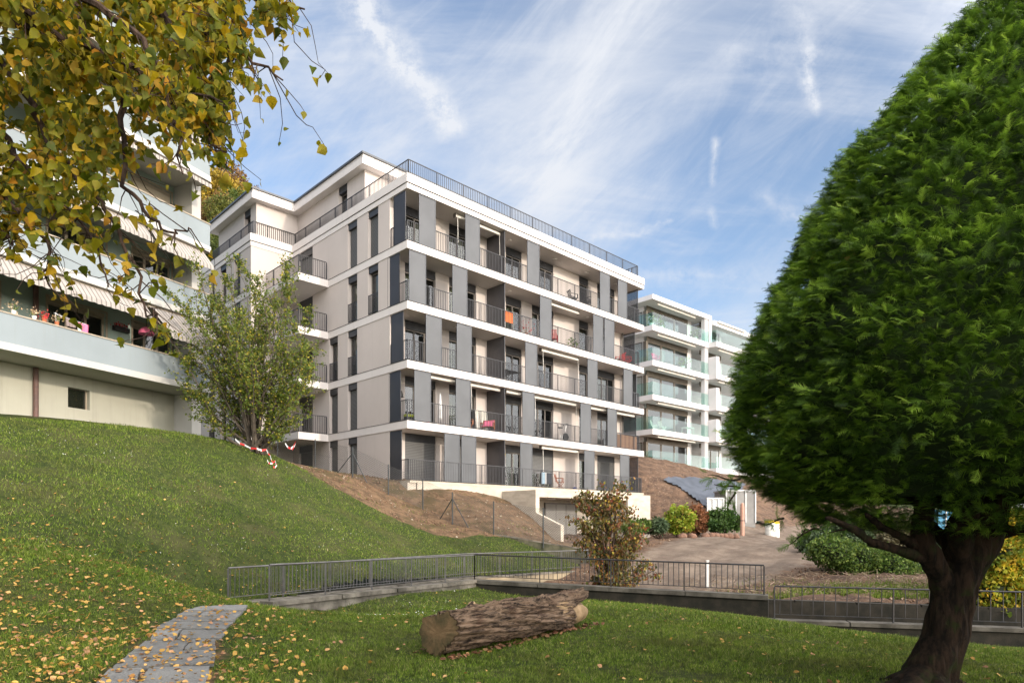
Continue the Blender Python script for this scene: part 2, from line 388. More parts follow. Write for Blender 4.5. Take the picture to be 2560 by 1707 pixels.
h2 = tps(SHEET2, 2e-4)
def inside(poly, x, y):
    x = np.asarray(x); y = np.asarray(y); r = np.zeros(x.shape, bool); n = len(poly)
    for i in range(n):
        (x1, y1), (x2, y2) = poly[i], poly[(i+1) % n]
        c = ((y1 > y) != (y2 > y)) & (x < (x2-x1)*(y-y1)/(y2-y1+1e-12)+x1); r ^= c
    return r
YARD = [N0, N1, N2, L1, L2, (120, -10), (120, 140), (-4, 140), (-4, 56), (6.95, 43.95), (-.587, 36.49), WG, (3.3, 28.2), F2, F1, F0]
def hit(dx, dy, h, t0=4, t1=80):
    ts = np.linspace(t0, t1, 1500); a = (dx*DK-CX)/F; b = (HY-dy*DK)/F
    d = b*ts-h(a*ts, ts); i = np.argmax(d < 0); t = ts[i]
    return np.array([a*t, t, float(h(a*t, t))])
def fbm(x, y, s, seed=0, o=4):
    out = np.zeros(x.shape); a = 1.
    for k in range(o):
        r = np.random.default_rng(seed+k); th = r.uniform(0, 6.28, 9); ph = r.uniform(0, 6.28, 9); fr = s*2**k*r.uniform(.7, 1.4, 9)
        for t_, p_, q_ in zip(th, ph, fr): out += a*np.sin((x*np.cos(t_)+y*np.sin(t_))*q_+p_+1.7*np.sin((x*np.sin(t_)-y*np.cos(t_))*q_*.6+p_))/9
        a *= .55
    return out
# where the soil is bare on the hill sheet: the strip along the wire fence, the bank behind it
DIRT = [tuple(hit(*p, h1)[:2]) for p in ((600, 1040), (684, 1070), (715, 1092), (762, 1116), (809, 1142), (856, 1167), (918, 1193), (981, 1220), (1040, 1238), (1100, 1228))]+[(4.5, 28.2), (3.5, 36), (0, 38), (-9, 36), (-14, 39), (-12.5, 33)]
def sheet(name, h, x0, x1, y0, y1, st, keep, mat, dirtfn, rough):
    xs = np.arange(x0, x1+st, st); ys = np.arange(y0, y1+st, st); Xg, Yg = np.meshgrid(xs, ys); Z = h(Xg, Yg)
    D = dirtfn(Xg, Yg); Z = Z+rough(Xg, Yg, D)
    idx = np.arange(Xg.size).reshape(Xg.shape); q = np.stack([idx[:-1, :-1], idx[:-1, 1:], idx[1:, 1:], idx[1:, :-1]], -1).reshape(-1, 4)
    cx = (Xg[:-1, :-1]+st/2).ravel(); cy = (Yg[:-1, :-1]+st/2).ravel(); q = q[keep(cx, cy)]
    me = meshfrom(name, np.c_[Xg.ravel(), Yg.ravel(), Z.ravel()], q, mat, True)
    at = me.attributes.new('soil', 'FLOAT', 'POINT'); at.data.foreach_set('value', D.ravel().astype(np.float32))
    return me
def groundmat():
    m, t = newmat('lawn_and_soil'); pos = geo(t)
    at = t.add('ShaderNodeAttribute', attribute_name='soil').outputs['Fac']
    g1 = t.noise(pos, 5, 8, .7); g2 = t.noise(pos, .7, 4); g3 = t.noise(pos, 60, 3, .7)
    grass = t.mix(t.mapr(g1, .40, .60), (.026, .040, .010), (.060, .074, .020))
    grass = t.mix(t.mapr(g2, .45, .70, 0, .6), grass, (.10, .085, .04))
    grass = t.mix(t.mapr(g3, .35, .7, 0, .6), grass, (.028, .042, .010))
    soil = t.mix(t.mapr(t.noise(pos, 2.2, 8, .7), .35, .68), (.175, .112, .066), (.075, .050, .031))
    soil = t.mix(t.mapr(t.noise(pos, 30, 4, .7), .64, .76, 0, .4), soil, (.30, .24, .17))
    soil = t.mix(t.mapr(t.noise(pos, .55, 5, .6), .48, .68, 0, .75), soil, (.075, .060, .028))
    mm = t.mapr(t.m('ADD', at, t.m('MULTIPLY_ADD', g1, .5, -.25)), .38, .58)
    col = t.mix(mm, grass, soil)
    finish(t, principled(t, col, .95, 0, t.noise(pos, 26, 6, .75), .06, .8, .15).outputs[0]); return m
mt['ground'] = groundmat()
def yardmat():
    m, t = newmat('dirt_road'); pos = geo(t)
    at = t.add('ShaderNodeAttribute', attribute_name='soil').outputs['Fac']
    road = t.mix(t.mapr(t.noise(pos, .9, 7, .65), .35, .65), (.235, .185, .145), (.14, .105, .082))
    rm = t.add('ShaderNodeMapping'); t.l.new(pos, rm.inputs[0]); rm.vector_type = 'TEXTURE'; rm.inputs['Rotation'].default_value = (0, 0, R(56)); rm.inputs['Scale'].default_value = (7, 1, 1)
    road = t.mix(t.mapr(t.noise(rm.outputs[0], 1.6, 6, .6, .4), .46, .66, 0, .6), road, (.13, .10, .080))
    road = t.mix(t.mapr(t.noise(pos, 14, 5, .7), .55, .7, 0, .5), road, (.33, .29, .24))
    soil = t.mix(t.mapr(t.noise(pos, 1.6, 8, .7), .35, .66), (.165, .105, .070), (.070, .046, .035))
    soil = t.mix(t.mapr(t.noise(pos, 9, 6, .7), .56, .68, 0, .8), soil, (.36, .28, .21))
    mm = t.mapr(t.m('ADD', at, t.m('MULTIPLY_ADD', t.noise(pos, 1.7, 5), .5, -.25)), .35, .65)
    col = t.mix(mm, road, soil)
    finish(t, principled(t, col, .95, 0, t.noise(pos, 12, 7, .75), .10, .9, .15).outputs[0]); return m
mt['yard'] = yardmat()
def soft(poly, x, y, w=.5):
    m = inside(poly, x, y).astype(float)
    for dx, dy in ((w, 0), (-w, 0), (0, w), (0, -w)): m += inside(poly, x+dx, y+dy)
    return m/5
PATHL = [hit(*p, h1) for p in ((195, 1620), (232, 1568), (285, 1517), (345, 1472), (368, 1438), (405, 1420), (432, 1405), (515, 1392))]
PATHR = [hit(*p, h1) for p in ((455, 1620), (472, 1568), (500, 1500), (506, 1470), (528, 1440), (548, 1418), (560, 1405), (572, 1394))]
PATHP = [(p[0], p[1]) for p in PATHL]+[(p[0], p[1]) for p in PATHR[::-1]]
def soil1(x, y):
    d = soft(DIRT, x, y, .6)
    d = np.maximum(d, (.45+.30*fbm(x, y, 2.5, 8))*soft([(p[0]-.20, p[1]) for p in PATHL]+[(p[0]+.14, p[1]) for p in PATHR[::-1]], x, y, .14))
    d = np.maximum(d, .42*np.exp(-((x-.1)**2+(y-7.6)**2)/.3)); d = np.maximum(d, .5*np.exp(-((x-4.0)**2+(y-6.6)**2)/.6))
    return d+.22*fbm(x, y, 1.3, 5)+.10*fbm(x, y, 4.5, 15)
me = sheet('ground', h1, -34, 30, -30, 60, .2, lambda x, y: ~inside(YARD, x, y), mt['ground'], soil1,
           lambda x, y, D: .012*fbm(x, y, 7, 2)+np.clip(D-.3, 0, 1)*.10*fbm(x, y, 3.5, 9))
put('ground', me, kind='structure')
ROADP = [tuple(hit(*p, h2, 20)[:2]) for p in ((1395, 1345), (1500, 1262), (1600, 1225), (1760, 1208), (1900, 1204), (1990, 1225), (1920, 1262), (1840, 1300), (1740, 1340), (1640, 1352))]+[(4, 21)]
def soil2(x, y): return np.clip(1-soft(ROADP, x, y, .9), 0, 1)*.9+.12*fbm(x, y, 1, 6)
me = sheet('yard_ground', h2, -8, 62, 13.5, 95, .3, lambda x, y: (soft(YARD, x, y, .3) > 0) & ~((x > 6.9) & (y < 20.66+(x-7.1)*-.247)), mt['yard'], soil2,
           lambda x, y, D: (.035+.13*np.clip(D, 0, 1))*fbm(x, y, 2.6, 12)+.03*fbm(x, y, 8, 3)+.05*(1-np.clip(D, 0, 1))*np.sin((x*.83-y*.56)*3.1+fbm(x, y, .4, 19)))
put('yard_ground', me, kind='structure')
me = MB().box(-700, 700, -200, 1200, -5.2, -4.4); me.build('far_ground', mt['ground'], kind='structure')

# ------------------------------------------------------------------ main apartment building (local x along the sunny front, y back along the left side)
main = thing('apartment_building', 'modern five storey beige apartment building with white balcony bands and grey sliding screens', 'building', (-5.06, 32.1, 2.1), math.atan2(.7008, .7134))
Z0 = 2.1
FL = [z-Z0 for z in (2.1, 4.99, 7.90, 10.76, 13.68)]; TOPB, TOPM, TOPT = 16.17-Z0, 16.45-Z0, 16.89-Z0
XE = 19.87; XB = 19.5; TB = 24.0; DP = 1.5
def mpA(y0): return lambda mb, a0, a1, b0, b1, z0, z1: mb.box(a0, a1, y0+b0, y0+b1, z0, z1)
def mpB(x0): return lambda mb, a0, a1, b0, b1, z0, z1: mb.box(x0+b0, x0+b1, a0, a1, z0, z1)
def window(root, mp, a0, a1, z0, z1, mode='glass', head=.34, rec=.20, rail=False, curt=None, split=2, fm='frame', blindmat='blind', drop=1.0, pm='glass', headm='dark'):
    """window part: frame > pane, shutter_box, blind, curtain"""
    zt = z1-head; fw = .07
    fr = MB()
    mp(fr, a0, a0+fw, rec, rec+.07, z0+.02, zt); mp(fr, a1-fw, a1, rec, rec+.07, z0+.02, zt)
    mp(fr, a0+fw, a1-fw, rec, rec+.07, zt-fw, zt); mp(fr, a0+fw, a1-fw, rec, rec+.07, z0+.02, z0+.10)
    for i in range(1, split):
        c = a0+(a1-a0)*i/split; mp(fr, c-.05, c+.05, rec+.003, rec+.067, z0+.10, zt-fw)
    f = fr.build('window', mt[fm], root)
    p = MB(); mp(p, a0+fw, a1-fw, rec+.03, rec+.045, z0+.10, zt-fw); p.build('pane', mt[pm], f)
    if head > 0:
        b = MB(); mp(b, a0+.005, a1-.005, .04, rec+.14, zt+.003, z1-.003); b.build('shutter_box', mt[headm], f)
    if mode == 'blind':
        b = MB(); mp(b, a0+.02, a1-.02, rec-.06, rec-.03, z0+.03+(zt-z0)*(1-drop), zt-.003); b.build('roller_blind', mt[blindmat], f)
    if curt:
        n = 26; vs = []; lo, hi = curt[0], curt[1]
        for i in range(n+1):
            a = a0+(a1-a0)*(lo+(hi-lo)*i/n); bb = rec+.22+.045*math.sin(i*1.9)
            vs.append((a, bb))
        c = MB()
        for i in range(n):
            (A, B), (A2, B2) = vs[i], vs[i+1]
            t_ = MB(); mp(t_, A, A2, B, B2, z0+.05, zt)
            # two-point strip following the fold
            q = MB(); mp(q, A, A, B, B, z0+.05, zt)
            x0_, y0_, _ = q.v[0]; q = MB(); mp(q, A2, A2, B2, B2, z0+.05, zt); x1_, y1_, _ = q.v[0]
            c.raw([(x0_, y0_, z0+.05), (x1_, y1_, z0+.05), (x1_, y1_, zt), (x0_, y0_, zt)], [(0, 1, 2, 3)])
        c.build('curtain', mt[curt[2]], f)
    if rail:
        r = MB(); mp(r, a0+.02, a1-.02, -.01, .02, z0+1.0, z0+1.04); mp(r, a0+.02, a1-.02, -.01, .02, z0+.08, z0+.11)
        k = max(4, int((a1-a0)/.11))
        for i in range(k+1):
            a = a0+.03+(a1-a0-.06)*i/k; mp(r, a-.011, a+.011, -.005, .016, z0+.11, z0+1.0)
        r.build('guard_rail', mt['dark'], f)
    return f
def wallsegs(mb, mp, a0, a1, openings, z0, z1, th=.3):
    cur = a0
    for o0, o1 in sorted(openings):
        if o0 > cur: mp(mb, cur, o0, 0, th, z0, z1)
        cur = o1
    if cur < a1: mp(mb, cur, a1, 0, th, z0, z1)
BW = [(.93, 2.9), (3.81, 5.75), (8.06, 9.36), (10.27, 12.21), (14.73, 15.68), (16.63, 18.55)]
WL = {4: [(2.52, 3.47), (4.53, 5.48)], 3: [(2.52, 3.47), (4.53, 5.48)], 2: [(4.53, 5.48), (6.53, 7.45)], 1: [(4.53, 5.48), (6.53, 7.45)], 0: [(4.53, 5.48), (6.53, 7.45)]}
DOOR = (9.39, 11.1)
W2 = [(13.35, 14.3), (15.49, 16.47), (17.39, 18.33), (20.3, 21.2)]
wl = MB(); slabs = MB(); soff = MB(); joints = MB(); room = MB()
IN = 11.85; WS = -2.6
for k, z in enumerate(FL):
    zc = (FL[k+1]-.40) if k < 4 else TOPB
    zb = z-.40 if k else z-.38
    # back wall of the balconies, left side wall, wing walls
    wallsegs(wl, mpA(DP), .3, XB, BW, z, zc)
    wl.box(0, .3, DP, DP+.3, z, zc)
    wallsegs(wl, mpB(0), DP+.3, IN, WL[k]+[DOOR], z, zc)
    wallsegs(wl, mpB(WS), IN+.3, TB, W2 if k else [], z-(2.6 if k == 0 else 0), zc)
    wl.box(WS, 0, IN, IN+.3, z-(1.2 if k == 0 else 0), zc)
    wl.box(XB-.3, XB, DP+.3, TB, z, zc); wl.box(WS+.3, XB-.3, TB-.3, TB, z, zc)
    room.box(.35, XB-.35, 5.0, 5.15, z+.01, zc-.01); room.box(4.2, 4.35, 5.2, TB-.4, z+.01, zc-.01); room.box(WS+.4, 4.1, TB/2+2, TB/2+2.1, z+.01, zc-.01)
    if k:
        # slab with its white edge, proud of the walls below
        slabs.prism([(-.03, -.03), (XE, -.03), (XE, TB), (WS-.03, TB), (WS-.03, IN-.03), (-.03, IN-.03)], zb, z-.02)
        joints.prism([(-.045, -.045), (XE+.015, -.045), (XE+.015, TB+.02), (WS-.045, TB+.02), (WS-.045, IN-.045), (-.045, IN-.045)], z-.02, z)
# side balconies in the inner corner
for k in range(1, 5):
    z = FL[k]; slabs.box(-1.82, -.033, 7.54, IN-.033, z-.40, z-.012)
top = MB()
top.prism([(-.03, -.03), (XE, -.03), (XE, TB), (WS-.03, TB), (WS-.03, IN-.03), (-.03, IN-.03)], TOPB, TOPM-.03)
top.prism([(-.06, -.06), (XE+.03, -.06), (XE+.03, TB+.03), (WS-.06, TB+.03), (WS-.06, IN-.06), (-.06, IN-.06)], TOPM+.02, TOPT)
joints.prism([(0, 0), (XE-.05, 0), (XE-.05, TB-.05), (WS, TB-.05), (WS, IN), (0, IN)], TOPM-.03, TOPM+.02)
wl.build('wall', mt['wall'], main); slabs.build('floor_band', mt['white'], main); top.build('parapet', mt['white'], main)
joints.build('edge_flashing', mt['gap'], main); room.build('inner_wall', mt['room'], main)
# concrete base and podium
base = MB()
base.prism([(.55, -.06), (XE-.15, -.06), (XE-.15, 6), (.55, 6)], -3.6, -.14)
base.box(0, .5, -.02, 2, -1.2, -.14); base.box(0, .3, DP+.3, IN, -1.6, 0)
base.build('concrete_base', mt['conc'], main)
pod = MB(); pod.prism([(.1, -.08), (XE-.1, -.08), (XE-.1, 6), (.1, 6)], -.14, -.02); pod.build('podium_edge', mt['conc_form'], main)
jm = MB().box(.1, XE-.1, -.11, .10, -.018, .0); jm.build('sill_strip', mt['gap'], main)
# garage portal
gp = MB(); GS0, GS1, GT = 6.27, 16.8, -2.6; gt = 1.74-Z0
gp.box(GS0, GS1, GT, -.085, 1.37-Z0, gt)
gp.box(GS0, GS0+.28, GT, -.085, -3.6, 1.37-Z0); gp.box(14.4, GS1, GT, -.085, -3.6, 1.37-Z0)
gp.box(GS0+.28, GS0+.5, GT+.25, -.085, 1.0-Z0, 1.37-Z0-.004)
gp.build('garage_portal', mt['conc_form'], main)
ww = MB(); t0, t1 = -4.34, GT-.002
ww.raw([(GS0, t1, -3.7), (GS0+.22, t1, -3.7), (GS0+.22, t0, -3.7), (GS0, t0, -3.7), (GS0, t1, .55-Z0), (GS0+.22, t1, .55-Z0), (GS0+.22, t0, -.12-Z0), (GS0, t0, -.12-Z0)],
       [(0, 1, 2, 3), (7, 6, 5, 4), (0, 4, 5, 1), (1, 5, 6, 2), (2, 6, 7, 3), (3, 7, 4, 0)])
ww.build('wing_wall', mt['conc_form'], main)
gd = MB().box(GS0+.28, 9.6, -.095, -.09, -3.1, 1.37-Z0); gd = MB()
gdr = MB().box(9.7, 12.4, -.16, -.10, -3.12, -.98); g_ = gdr.build('garage_door', mt['doorm'], main)
gf = MB().box(9.62, 9.7, -.20, -.09, -3.12, -.9).box(12.4, 12.48, -.20, -.09, -3.12, -.9).box(9.7, 12.4, -.20, -.09, -.98, -.9)
for x in (10.6, 11.5): gf.box(x-.015, x+.015, -.175, -.161, -3.1, -1.0)
gf.build('door_frame', mt['frame'], g_)
MB().lathe((8.6, -1.6, -.80), [(.22, 0), (.24, .03), (.20, .07)], 16).build('ceiling_lamp', mt['white'], main)
# balcony railings
def railing(pts, z, name='balcony_railing', h=1.0, sp=.112, mat='dark', parent=main, bw=.03):
    mb = MB()
    for (x0, y0), (x1, y1) in zip(pts[:-1], pts[1:]):
        L = math.hypot(x1-x0, y1-y0); n = max(2, round(L/sp))
        mb.bar((x0, y0, z+h), (x1, y1, z+h), .045, .03); mb.bar((x0, y0, z+.07), (x1, y1, z+.07), .03, .02)
        for i in range(n+1):
            f = i/n; x, y = x0+(x1-x0)*f, y0+(y1-y0)*f
            w = .045 if i % 14 == 0 else .021
            mb.bar((x, y, z+.005), (x, y, z+h-.016), w, w)
    return mb.build(name, mt[mat], parent)
for k, z in enumerate(FL):
    railing([(.08, DP), (.08, .08), (XB-.08, .08), (XB-.08, DP+.5)] if k else [(.10, DP), (.10, .02), (XB+.1, .02), (XB+.1, DP)], z)
    if k: railing([(-.1, 7.62), (-1.74, 7.62), (-1.74, IN-.1)], z, 'side_balcony_railing')
railing([(XE-.35, 6), (XE-.35, .25), (.25, .25), (.25, IN+.25), (WS+.25, IN+.25), (WS+.25, 18.6)], TOPT-.02, 'terrace_railing', .88, .125)
# sliding screens
SCR = {4: [(0.71, 1.74), (3.69, 4.7), (8.33, 9.34), (15.02, 16.06), (16.94, 17.95)], 3: [(0.12, 1.13), (2.82, 3.82), (9.39, 10.39), (14.33, 15.35), (15.49, 16.54)],
       2: [(1.13, 2.12), (3.11, 4.13), (8.17, 9.15), (13.77, 14.76), (17.56, 18.58)], 1: [(0.43, 1.44), (3.05, 4.05), (7.94, 8.93), (13.07, 14.1), (15.81, 16.81)],
       0: [(2.3, 3.3), (3.43, 4.44), (7.76, 8.74), (13.44, 14.46), (17.17, 18.2)]}
SIDE = {4: (.17, 1.16), 3: (.67, 1.68), 2: (.35, 1.38), 1: (.57, 1.56), 0: (.49, 1.47)}
ENDS = {4: (.22, 1.19, 'screen_clear'), 3: (.48, 1.49, 'screen_clear'), 2: (.33, .9, 'screen'), 1: (.36, 1.43, 'screen_clear'), 0: (.3, 1.19, 'screen_clear')}
def screen(mp, a0, a1, z0, z1, mat):
    p = MB(); mp(p, a0+.03, a1-.03, .012, .028, z0+.03, z1-.03); o = p.build('sliding_screen', mt[mat], main)
    f = MB(); mp(f, a0, a0+.03, 0, .04, z0, z1); mp(f, a1-.03, a1, 0, .04, z0, z1); mp(f, a0+.03, a1-.03, 0, .04, z0, z0+.03); mp(f, a0+.03, a1-.03, 0, .04, z1-.03, z1)
    f.build('screen_frame', mt['dark' if mat != 'screen' else 'roofmetal'], o)
for k, z in enumerate(FL):
    zc = (FL[k+1]-.40) if k < 4 else TOPB
    for a, b in SCR[k]: screen(mpA(.0), a, b, z+.03, zc-.04, 'screen')
    screen(mpB(.0), *SIDE[k], z+.03, zc-.04, 'screen_shaded')
    a, b, m_ = ENDS[k]; screen(mpB(XB-.02 if k else XB+.12), a, b, z+.03, zc-.04, m_)
    pn = MB().box(6.56, 6.60, .10, DP-.003, z+.02, zc-.02); o = pn.build('balcony_partition', mt['part'], main)
    MB().box(6.555, 6.605, .05, .10, z+.01, zc-.01).build('edge_post', mt['dark'], o)
    pp = MB().tube([(19.25, DP-.16, z+.0), (19.25, DP-.16, zc)], .06, 10); pp.build('downpipe', mt['frame'], main)
    for x in ((7.0, 10.9, 14.0, 17.0) if k > 2 else (3.0, 12.6)):
        MB().lathe((x+.6, .75, zc-.07), [(.10, 0), (.13, .02), (.13, .068)], 14).build('ceiling_lamp', mt['white'], main)
    # ceiling of the balcony is the slab above; windows
    curt = {4: ['g', 'g', 'w', 'w', 0, 'w'], 3: ['g', 'g', 'g', 'w', 'g', 'w'], 2: [0, 'g', 'w', 0, 'w', 'g'], 1: [0, 'g', 0, 0, 0, 'w'], 0: ['B', 'B', 'g', 'L', 'g', 'B']}[k]
    for (a, b), c in zip(BW, curt):
        md = 'blind' if c in ('B', 'L') else 'glass'
        cu = {'g': (.04, .75, 'curtain'), 'w': (.05, .35, 'curtain_w'), 'L': (.02, .98, 'curtain')}.get(c)
        window(main, mpA(DP), a, b, z, zc, md, head=.42, rec=.12, curt=cu, split=3 if b-a > 1.9 else 2 if b-a > 1.2 else 1, blindmat='blind_l' if c == 'L' or k == 0 and a < 1 else 'blind', drop=.55 if c == 'L' else 1)
    # left side
    for i, (a, b) in enumerate(WL[k]):
        bl = k in (4, 1, 0)
        window(main, mpB(0), a, b, z, zc, 'blind' if bl else 'glass', head=.34, rec=.22, rail=not bl, curt=None if bl else (.1, .9, 'curtain'), split=1)
    window(main, mpB(0), *DOOR, z, zc, 'blind' if k in (4, 0) else 'glass', head=.4, rec=.2, curt=None if k in (4, 0) else (.1, .6, 'curtain_w'), split=2)
    if k:
        for i, (a, b) in enumerate(W2): window(main, mpB(WS), a, b, z, zc, 'glass', head=.3, rec=.22, rail=(i % 2 == 0), curt=(.1, .5, 'curtain_w') if i == 0 else None, split=1)
# front awning cassettes
CAS = {4: [(3.34, 6.5)], 3: [(10.7, 13.34)], 2: [(9.9, 13.28)], 1: [(1.65, 3.26), (4.29, 6.5), (7.0, 8.17), (9.23, 13.1), (14.45, 16.12), (17.19, 19.3)], 0: [(9.9, 13.28)]}
for k, L in CAS.items():
    zc = (FL[k+1]-.40) if k < 4 else TOPB
    for a, b in L:
        c = MB().box(a, b, .36, .50, zc-.19, zc-.05); c.box(a, b, .345, .36, zc-.17, zc-.08)
        o = c.build('awning_case', mt['cass'], main)
        r = MB()
        for x in (a-.04, b+.0): r.box(x, x+.04, .33, .53, zc-.21, zc)
        r.build('bracket', mt['frame'], o)
        if (k, a) in ((4, 3.34), (2, 9.9), (0, 9.9), (1, 9.23), (1, 4.29)):
            r = MB().tube([(a+.1, .34, zc-.1), (a+.1, .30, FL[k]+.95)], .014, 6)
            if b-a > 3: r.tube([(b-.05, .34, zc-.1), (b-.05, .30, FL[k]+.95)], .010, 6)
            r.build('crank_rod', mt['cass'], o)
# penthouse
RZ = 19.55-Z0; SF = 18.93-Z0; PW = .45
ph = MB(); zt = TOPM+.03
PD = [(6.3, 7.25)]
wallsegs(ph, mpB(PW), 4.5, 12.15, PD, zt, SF)
ph.box(PW+.3, 13, 4.5, 4.8, zt, SF); ph.box(WS+PW, PW+.3, 12.15, 12.45, zt, SF)
wallsegs(ph, mpB(WS+PW), 12.45, 17.9, [(12.95, 13.87)], zt, SF); ph.box(WS+PW+.3, 13, 17.6, 17.9, zt, SF); ph.box(12.7, 13, 4.8, 17.6, zt, SF)
ph.build('penthouse_wall', mt['wall'], main)
window(main, mpB(PW), 6.3, 7.25, zt, SF, 'glass', head=.4, rec=.22, split=1, curt=(.1, .8, 'curtain'))
window(main, mpB(WS+PW), 12.95, 13.87, zt, SF, 'glass', head=.4, rec=.22, split=1)
rf = MB()
def roofpoly(e): return [(0-e, 4-e), (13.4+e, 4-e), (13.4+e, 18.4+e), (WS-e, 18.4+e), (WS-e, 11.7-e), (0-e, 11.7-e)]
rf.prism(roofpoly(0), SF, SF+.28); rf.prism(roofpoly(-.06), SF+.28, SF+.54); ro = rf.build('roof', mt['white'], main)
MB().prism(roofpoly(.03), SF+.54, RZ+.02).build('roof_flashing', mt['roofmetal'], ro)
rb = MB().prism(roofpoly(-.05), SF+.282, SF+.30); 
# things on the balconies (own top-level objects, placed in the building frame)
MM = Matrix.Translation(main.location) @ Matrix.Rotation(main.rotation_euler.z, 4, 'Z')
def spot(s, t, fl): return MM @ Vector((s, t, FL[fl]+.004))
RZM = main.rotation_euler.z
col = lambda n, c, r=.6, m=0: M(n, c, tuple(v*.8 for v in c), r, 6, metal=m)
mt['orange'] = col('orange_cloth', (.75, .17, .02)); mt['red'] = col('red_paint', (.62, .03, .03)); mt['pink'] = col('pink_cloth', (.75, .16, .30)); mt['wood'] = col('reddish_wood', (.42, .12, .05))
mt['rattan'] = col('rattan', (.36, .13, .05)); mt['black'] = col('black_plastic', (.02, .02, .022)); mt['yellow'] = col('yellow_plastic', (.80, .55, .03)); mt['lime'] = col('lime_plastic', (.62, .72, .03))
mt['cloth_b'] = col('pale_blue_cloth', (.42, .58, .72)); mt['cloth_d'] = col('dark_cloth', (.03, .035, .05)); mt['cloth_w'] = col('white_cloth', (.72, .72, .72)); mt['plant'] = foliage('plant_leaf', [(0, (.06, .13, .02)), (1, (.18, .28, .04))]); mt['bamboo'] = bandmat('bamboo_slats', (.33, .20, .13), (.12, .07, .05), .09, 0, .75)
mt['alu'] = col('bare_aluminium', (.5, .5, .5), .4, .6); mt['ipanel'] = col('white_board', (.70, .68, .62))
def chair(name, label, cat, loc, rz, mat, seat=.44, w=.46, back=.9, arms=True, group=None):
    t = thing(name, label, cat, loc, rz, group)
    sb = MB()
    for i in range(6): sb.box(-w/2, w/2, -.22+i*.075, -.165+i*.075, seat-.02, seat)
    sb.build('seat', mt[mat], t)
    b = MB()
    for i in range(6): b.bar((-w/2+.03+i*(w-.06)/5, .22, seat), (-w/2+.03+i*(w-.06)/5, .34, back), .035, .015)
    b.bar((-w/2, .34, back), (w/2, .34, back), .04, .03); b.build('backrest', mt[mat], t)
    for sx in (-1, 1):
        for y0, y1 in ((-.2, .18), (.24, -.18)):
            MB().bar((sx*w/2, y0, 0), (sx*w/2, y1, seat-.02), .03).build('leg', mt[mat], t)
        if arms: MB().bar((sx*w/2, -.2, seat+.22), (sx*w/2, .28, seat+.24), .04, .025).bar((sx*w/2, -.18, seat), (sx*w/2, -.18, seat+.21), .03).build('armrest', mt[mat], t)
    return t
chair('folding_chair', 'reddish wooden slatted folding chair on the lowest front balcony', 'chair', spot(12.0, .75, 0), RZM+.5, 'wood')
chair('rattan_chair', 'rattan armchair on the second lowest balcony left of the dark partition, empty', 'chair', spot(4.75, .9, 1), RZM+.9, 'rattan', .36, .62, .95)
c_ = chair('rattan_lounger', 'low rattan lounger beside the dark partition with a pink blanket over it', 'lounger', spot(5.95, .75, 1), RZM-1.0, 'rattan', .32, .70, .72)
b = MB()
for i in range(8):
    b.raw([(-.3, .18+.02*i, .34+.05*i), (.3, .18+.02*i, .35+.05*i), (.3, .20+.02*i, .40+.05*i), (-.3, .20+.02*i, .39+.05*i)], [(0, 1, 2, 3)])
b.box(-.3, .3, -.2, .2, .335, .365)
o = b.build('blanket', mt['pink']); o.matrix_world = c_.matrix_basis.copy(); o['label'] = 'pink blanket lying over the low rattan lounger'; o['category'] = 'blanket'
for i, (s, t_, rz, lb) in enumerate(((11.3, .7, 2.2, 'red metal chair on the third balcony up beside a small dark table, left one'), (19.0, .7, .9, 'red chair behind the railing at the far right end of the fourth storey'), (18.3, .85, -1.9, 'red chair left of the other red chair at the far right end of the fourth storey'))):
    chair('red_chair', lb.replace('third balcony up', 'fourth storey').replace('other red chair at the far', 'other one at the'), 'chair', spot(s, t_, 3), RZM+rz, 'red', group='red balcony chairs')
chair('black_chair', 'black garden chair on the top storey balcony, left of its pair', 'chair', spot(13.2, .7, 4), RZM+1.2, 'black', group='black chairs on the top balcony')
chair('black_chair', 'black garden chair on the top storey balcony, right of its pair', 'chair', spot(14.4, .7, 4), RZM-1.4, 'black', group='black chairs on the top balcony')
def table(name, label, loc, rz, mat, w, d, h):
    t = thing(name, label, 'table', loc, rz); MB().box(-w/2, w/2, -d/2, d/2, h-.03, h).build('tabletop', mt[mat], t)
    for sx in (-1, 1):
        for sy in (-1, 1): MB().bar((sx*(w/2-.05), sy*(d/2-.05), 0), (sx*(w/2-.12), sy*(d/2-.08), h-.03), .03).build('leg', mt[mat], t)
table('garden_table', 'dark garden table on the middle balcony just right of the partition', spot(7.6, .75, 2), RZM, 'black', 1.2, .7, .74)
chair('dark_chair', 'dark folding chair at the dark table on the middle balcony', 'chair', spot(7.0, .45, 2), RZM+1.4, 'black', arms=False)
table('small_table', 'small dark table beside the red chair on the fourth storey', spot(10.95, .9, 3), RZM, 'black', .6, .6, .72)
# ladder
t = thing('step_ladder', 'aluminium step ladder with yellow top leaning beside the lowest partition', 'ladder', spot(6.95, .6, 0), RZM)
for sx in (-.19, .19): MB().bar((sx, -.18, 0), (sx*.8, .1, 1.75), .05, .025).build('stile', mt['alu'], t)
for i in range(6): MB().box(-.17, .17, -.17+.045*i, -.05+.045*i, .25+.26*i, .29+.26*i).build('step', mt['black' if i % 2 else 'cloth_w'], t)
MB().box(-.2, .2, 0, .16, 1.72, 1.80).build('top_cap', mt['yellow'], t)
t = thing('drying_rack', 'folding laundry rack with pale blue and dark clothes on the lowest balcony', 'drying rack', spot(10.35, .6, 0), RZM)
r = MB()
for x in (-.55, .55): r.bar((x, -.25, 0), (x, .25, .9), .02).bar((x, .25, 0), (x, -.25, .9), .02)
for i in range(7): r.bar((-.55, -.25+.083*i, .9), (.55, -.25+.083*i, .9), .01)
r.build('frame', mt['alu'], t)
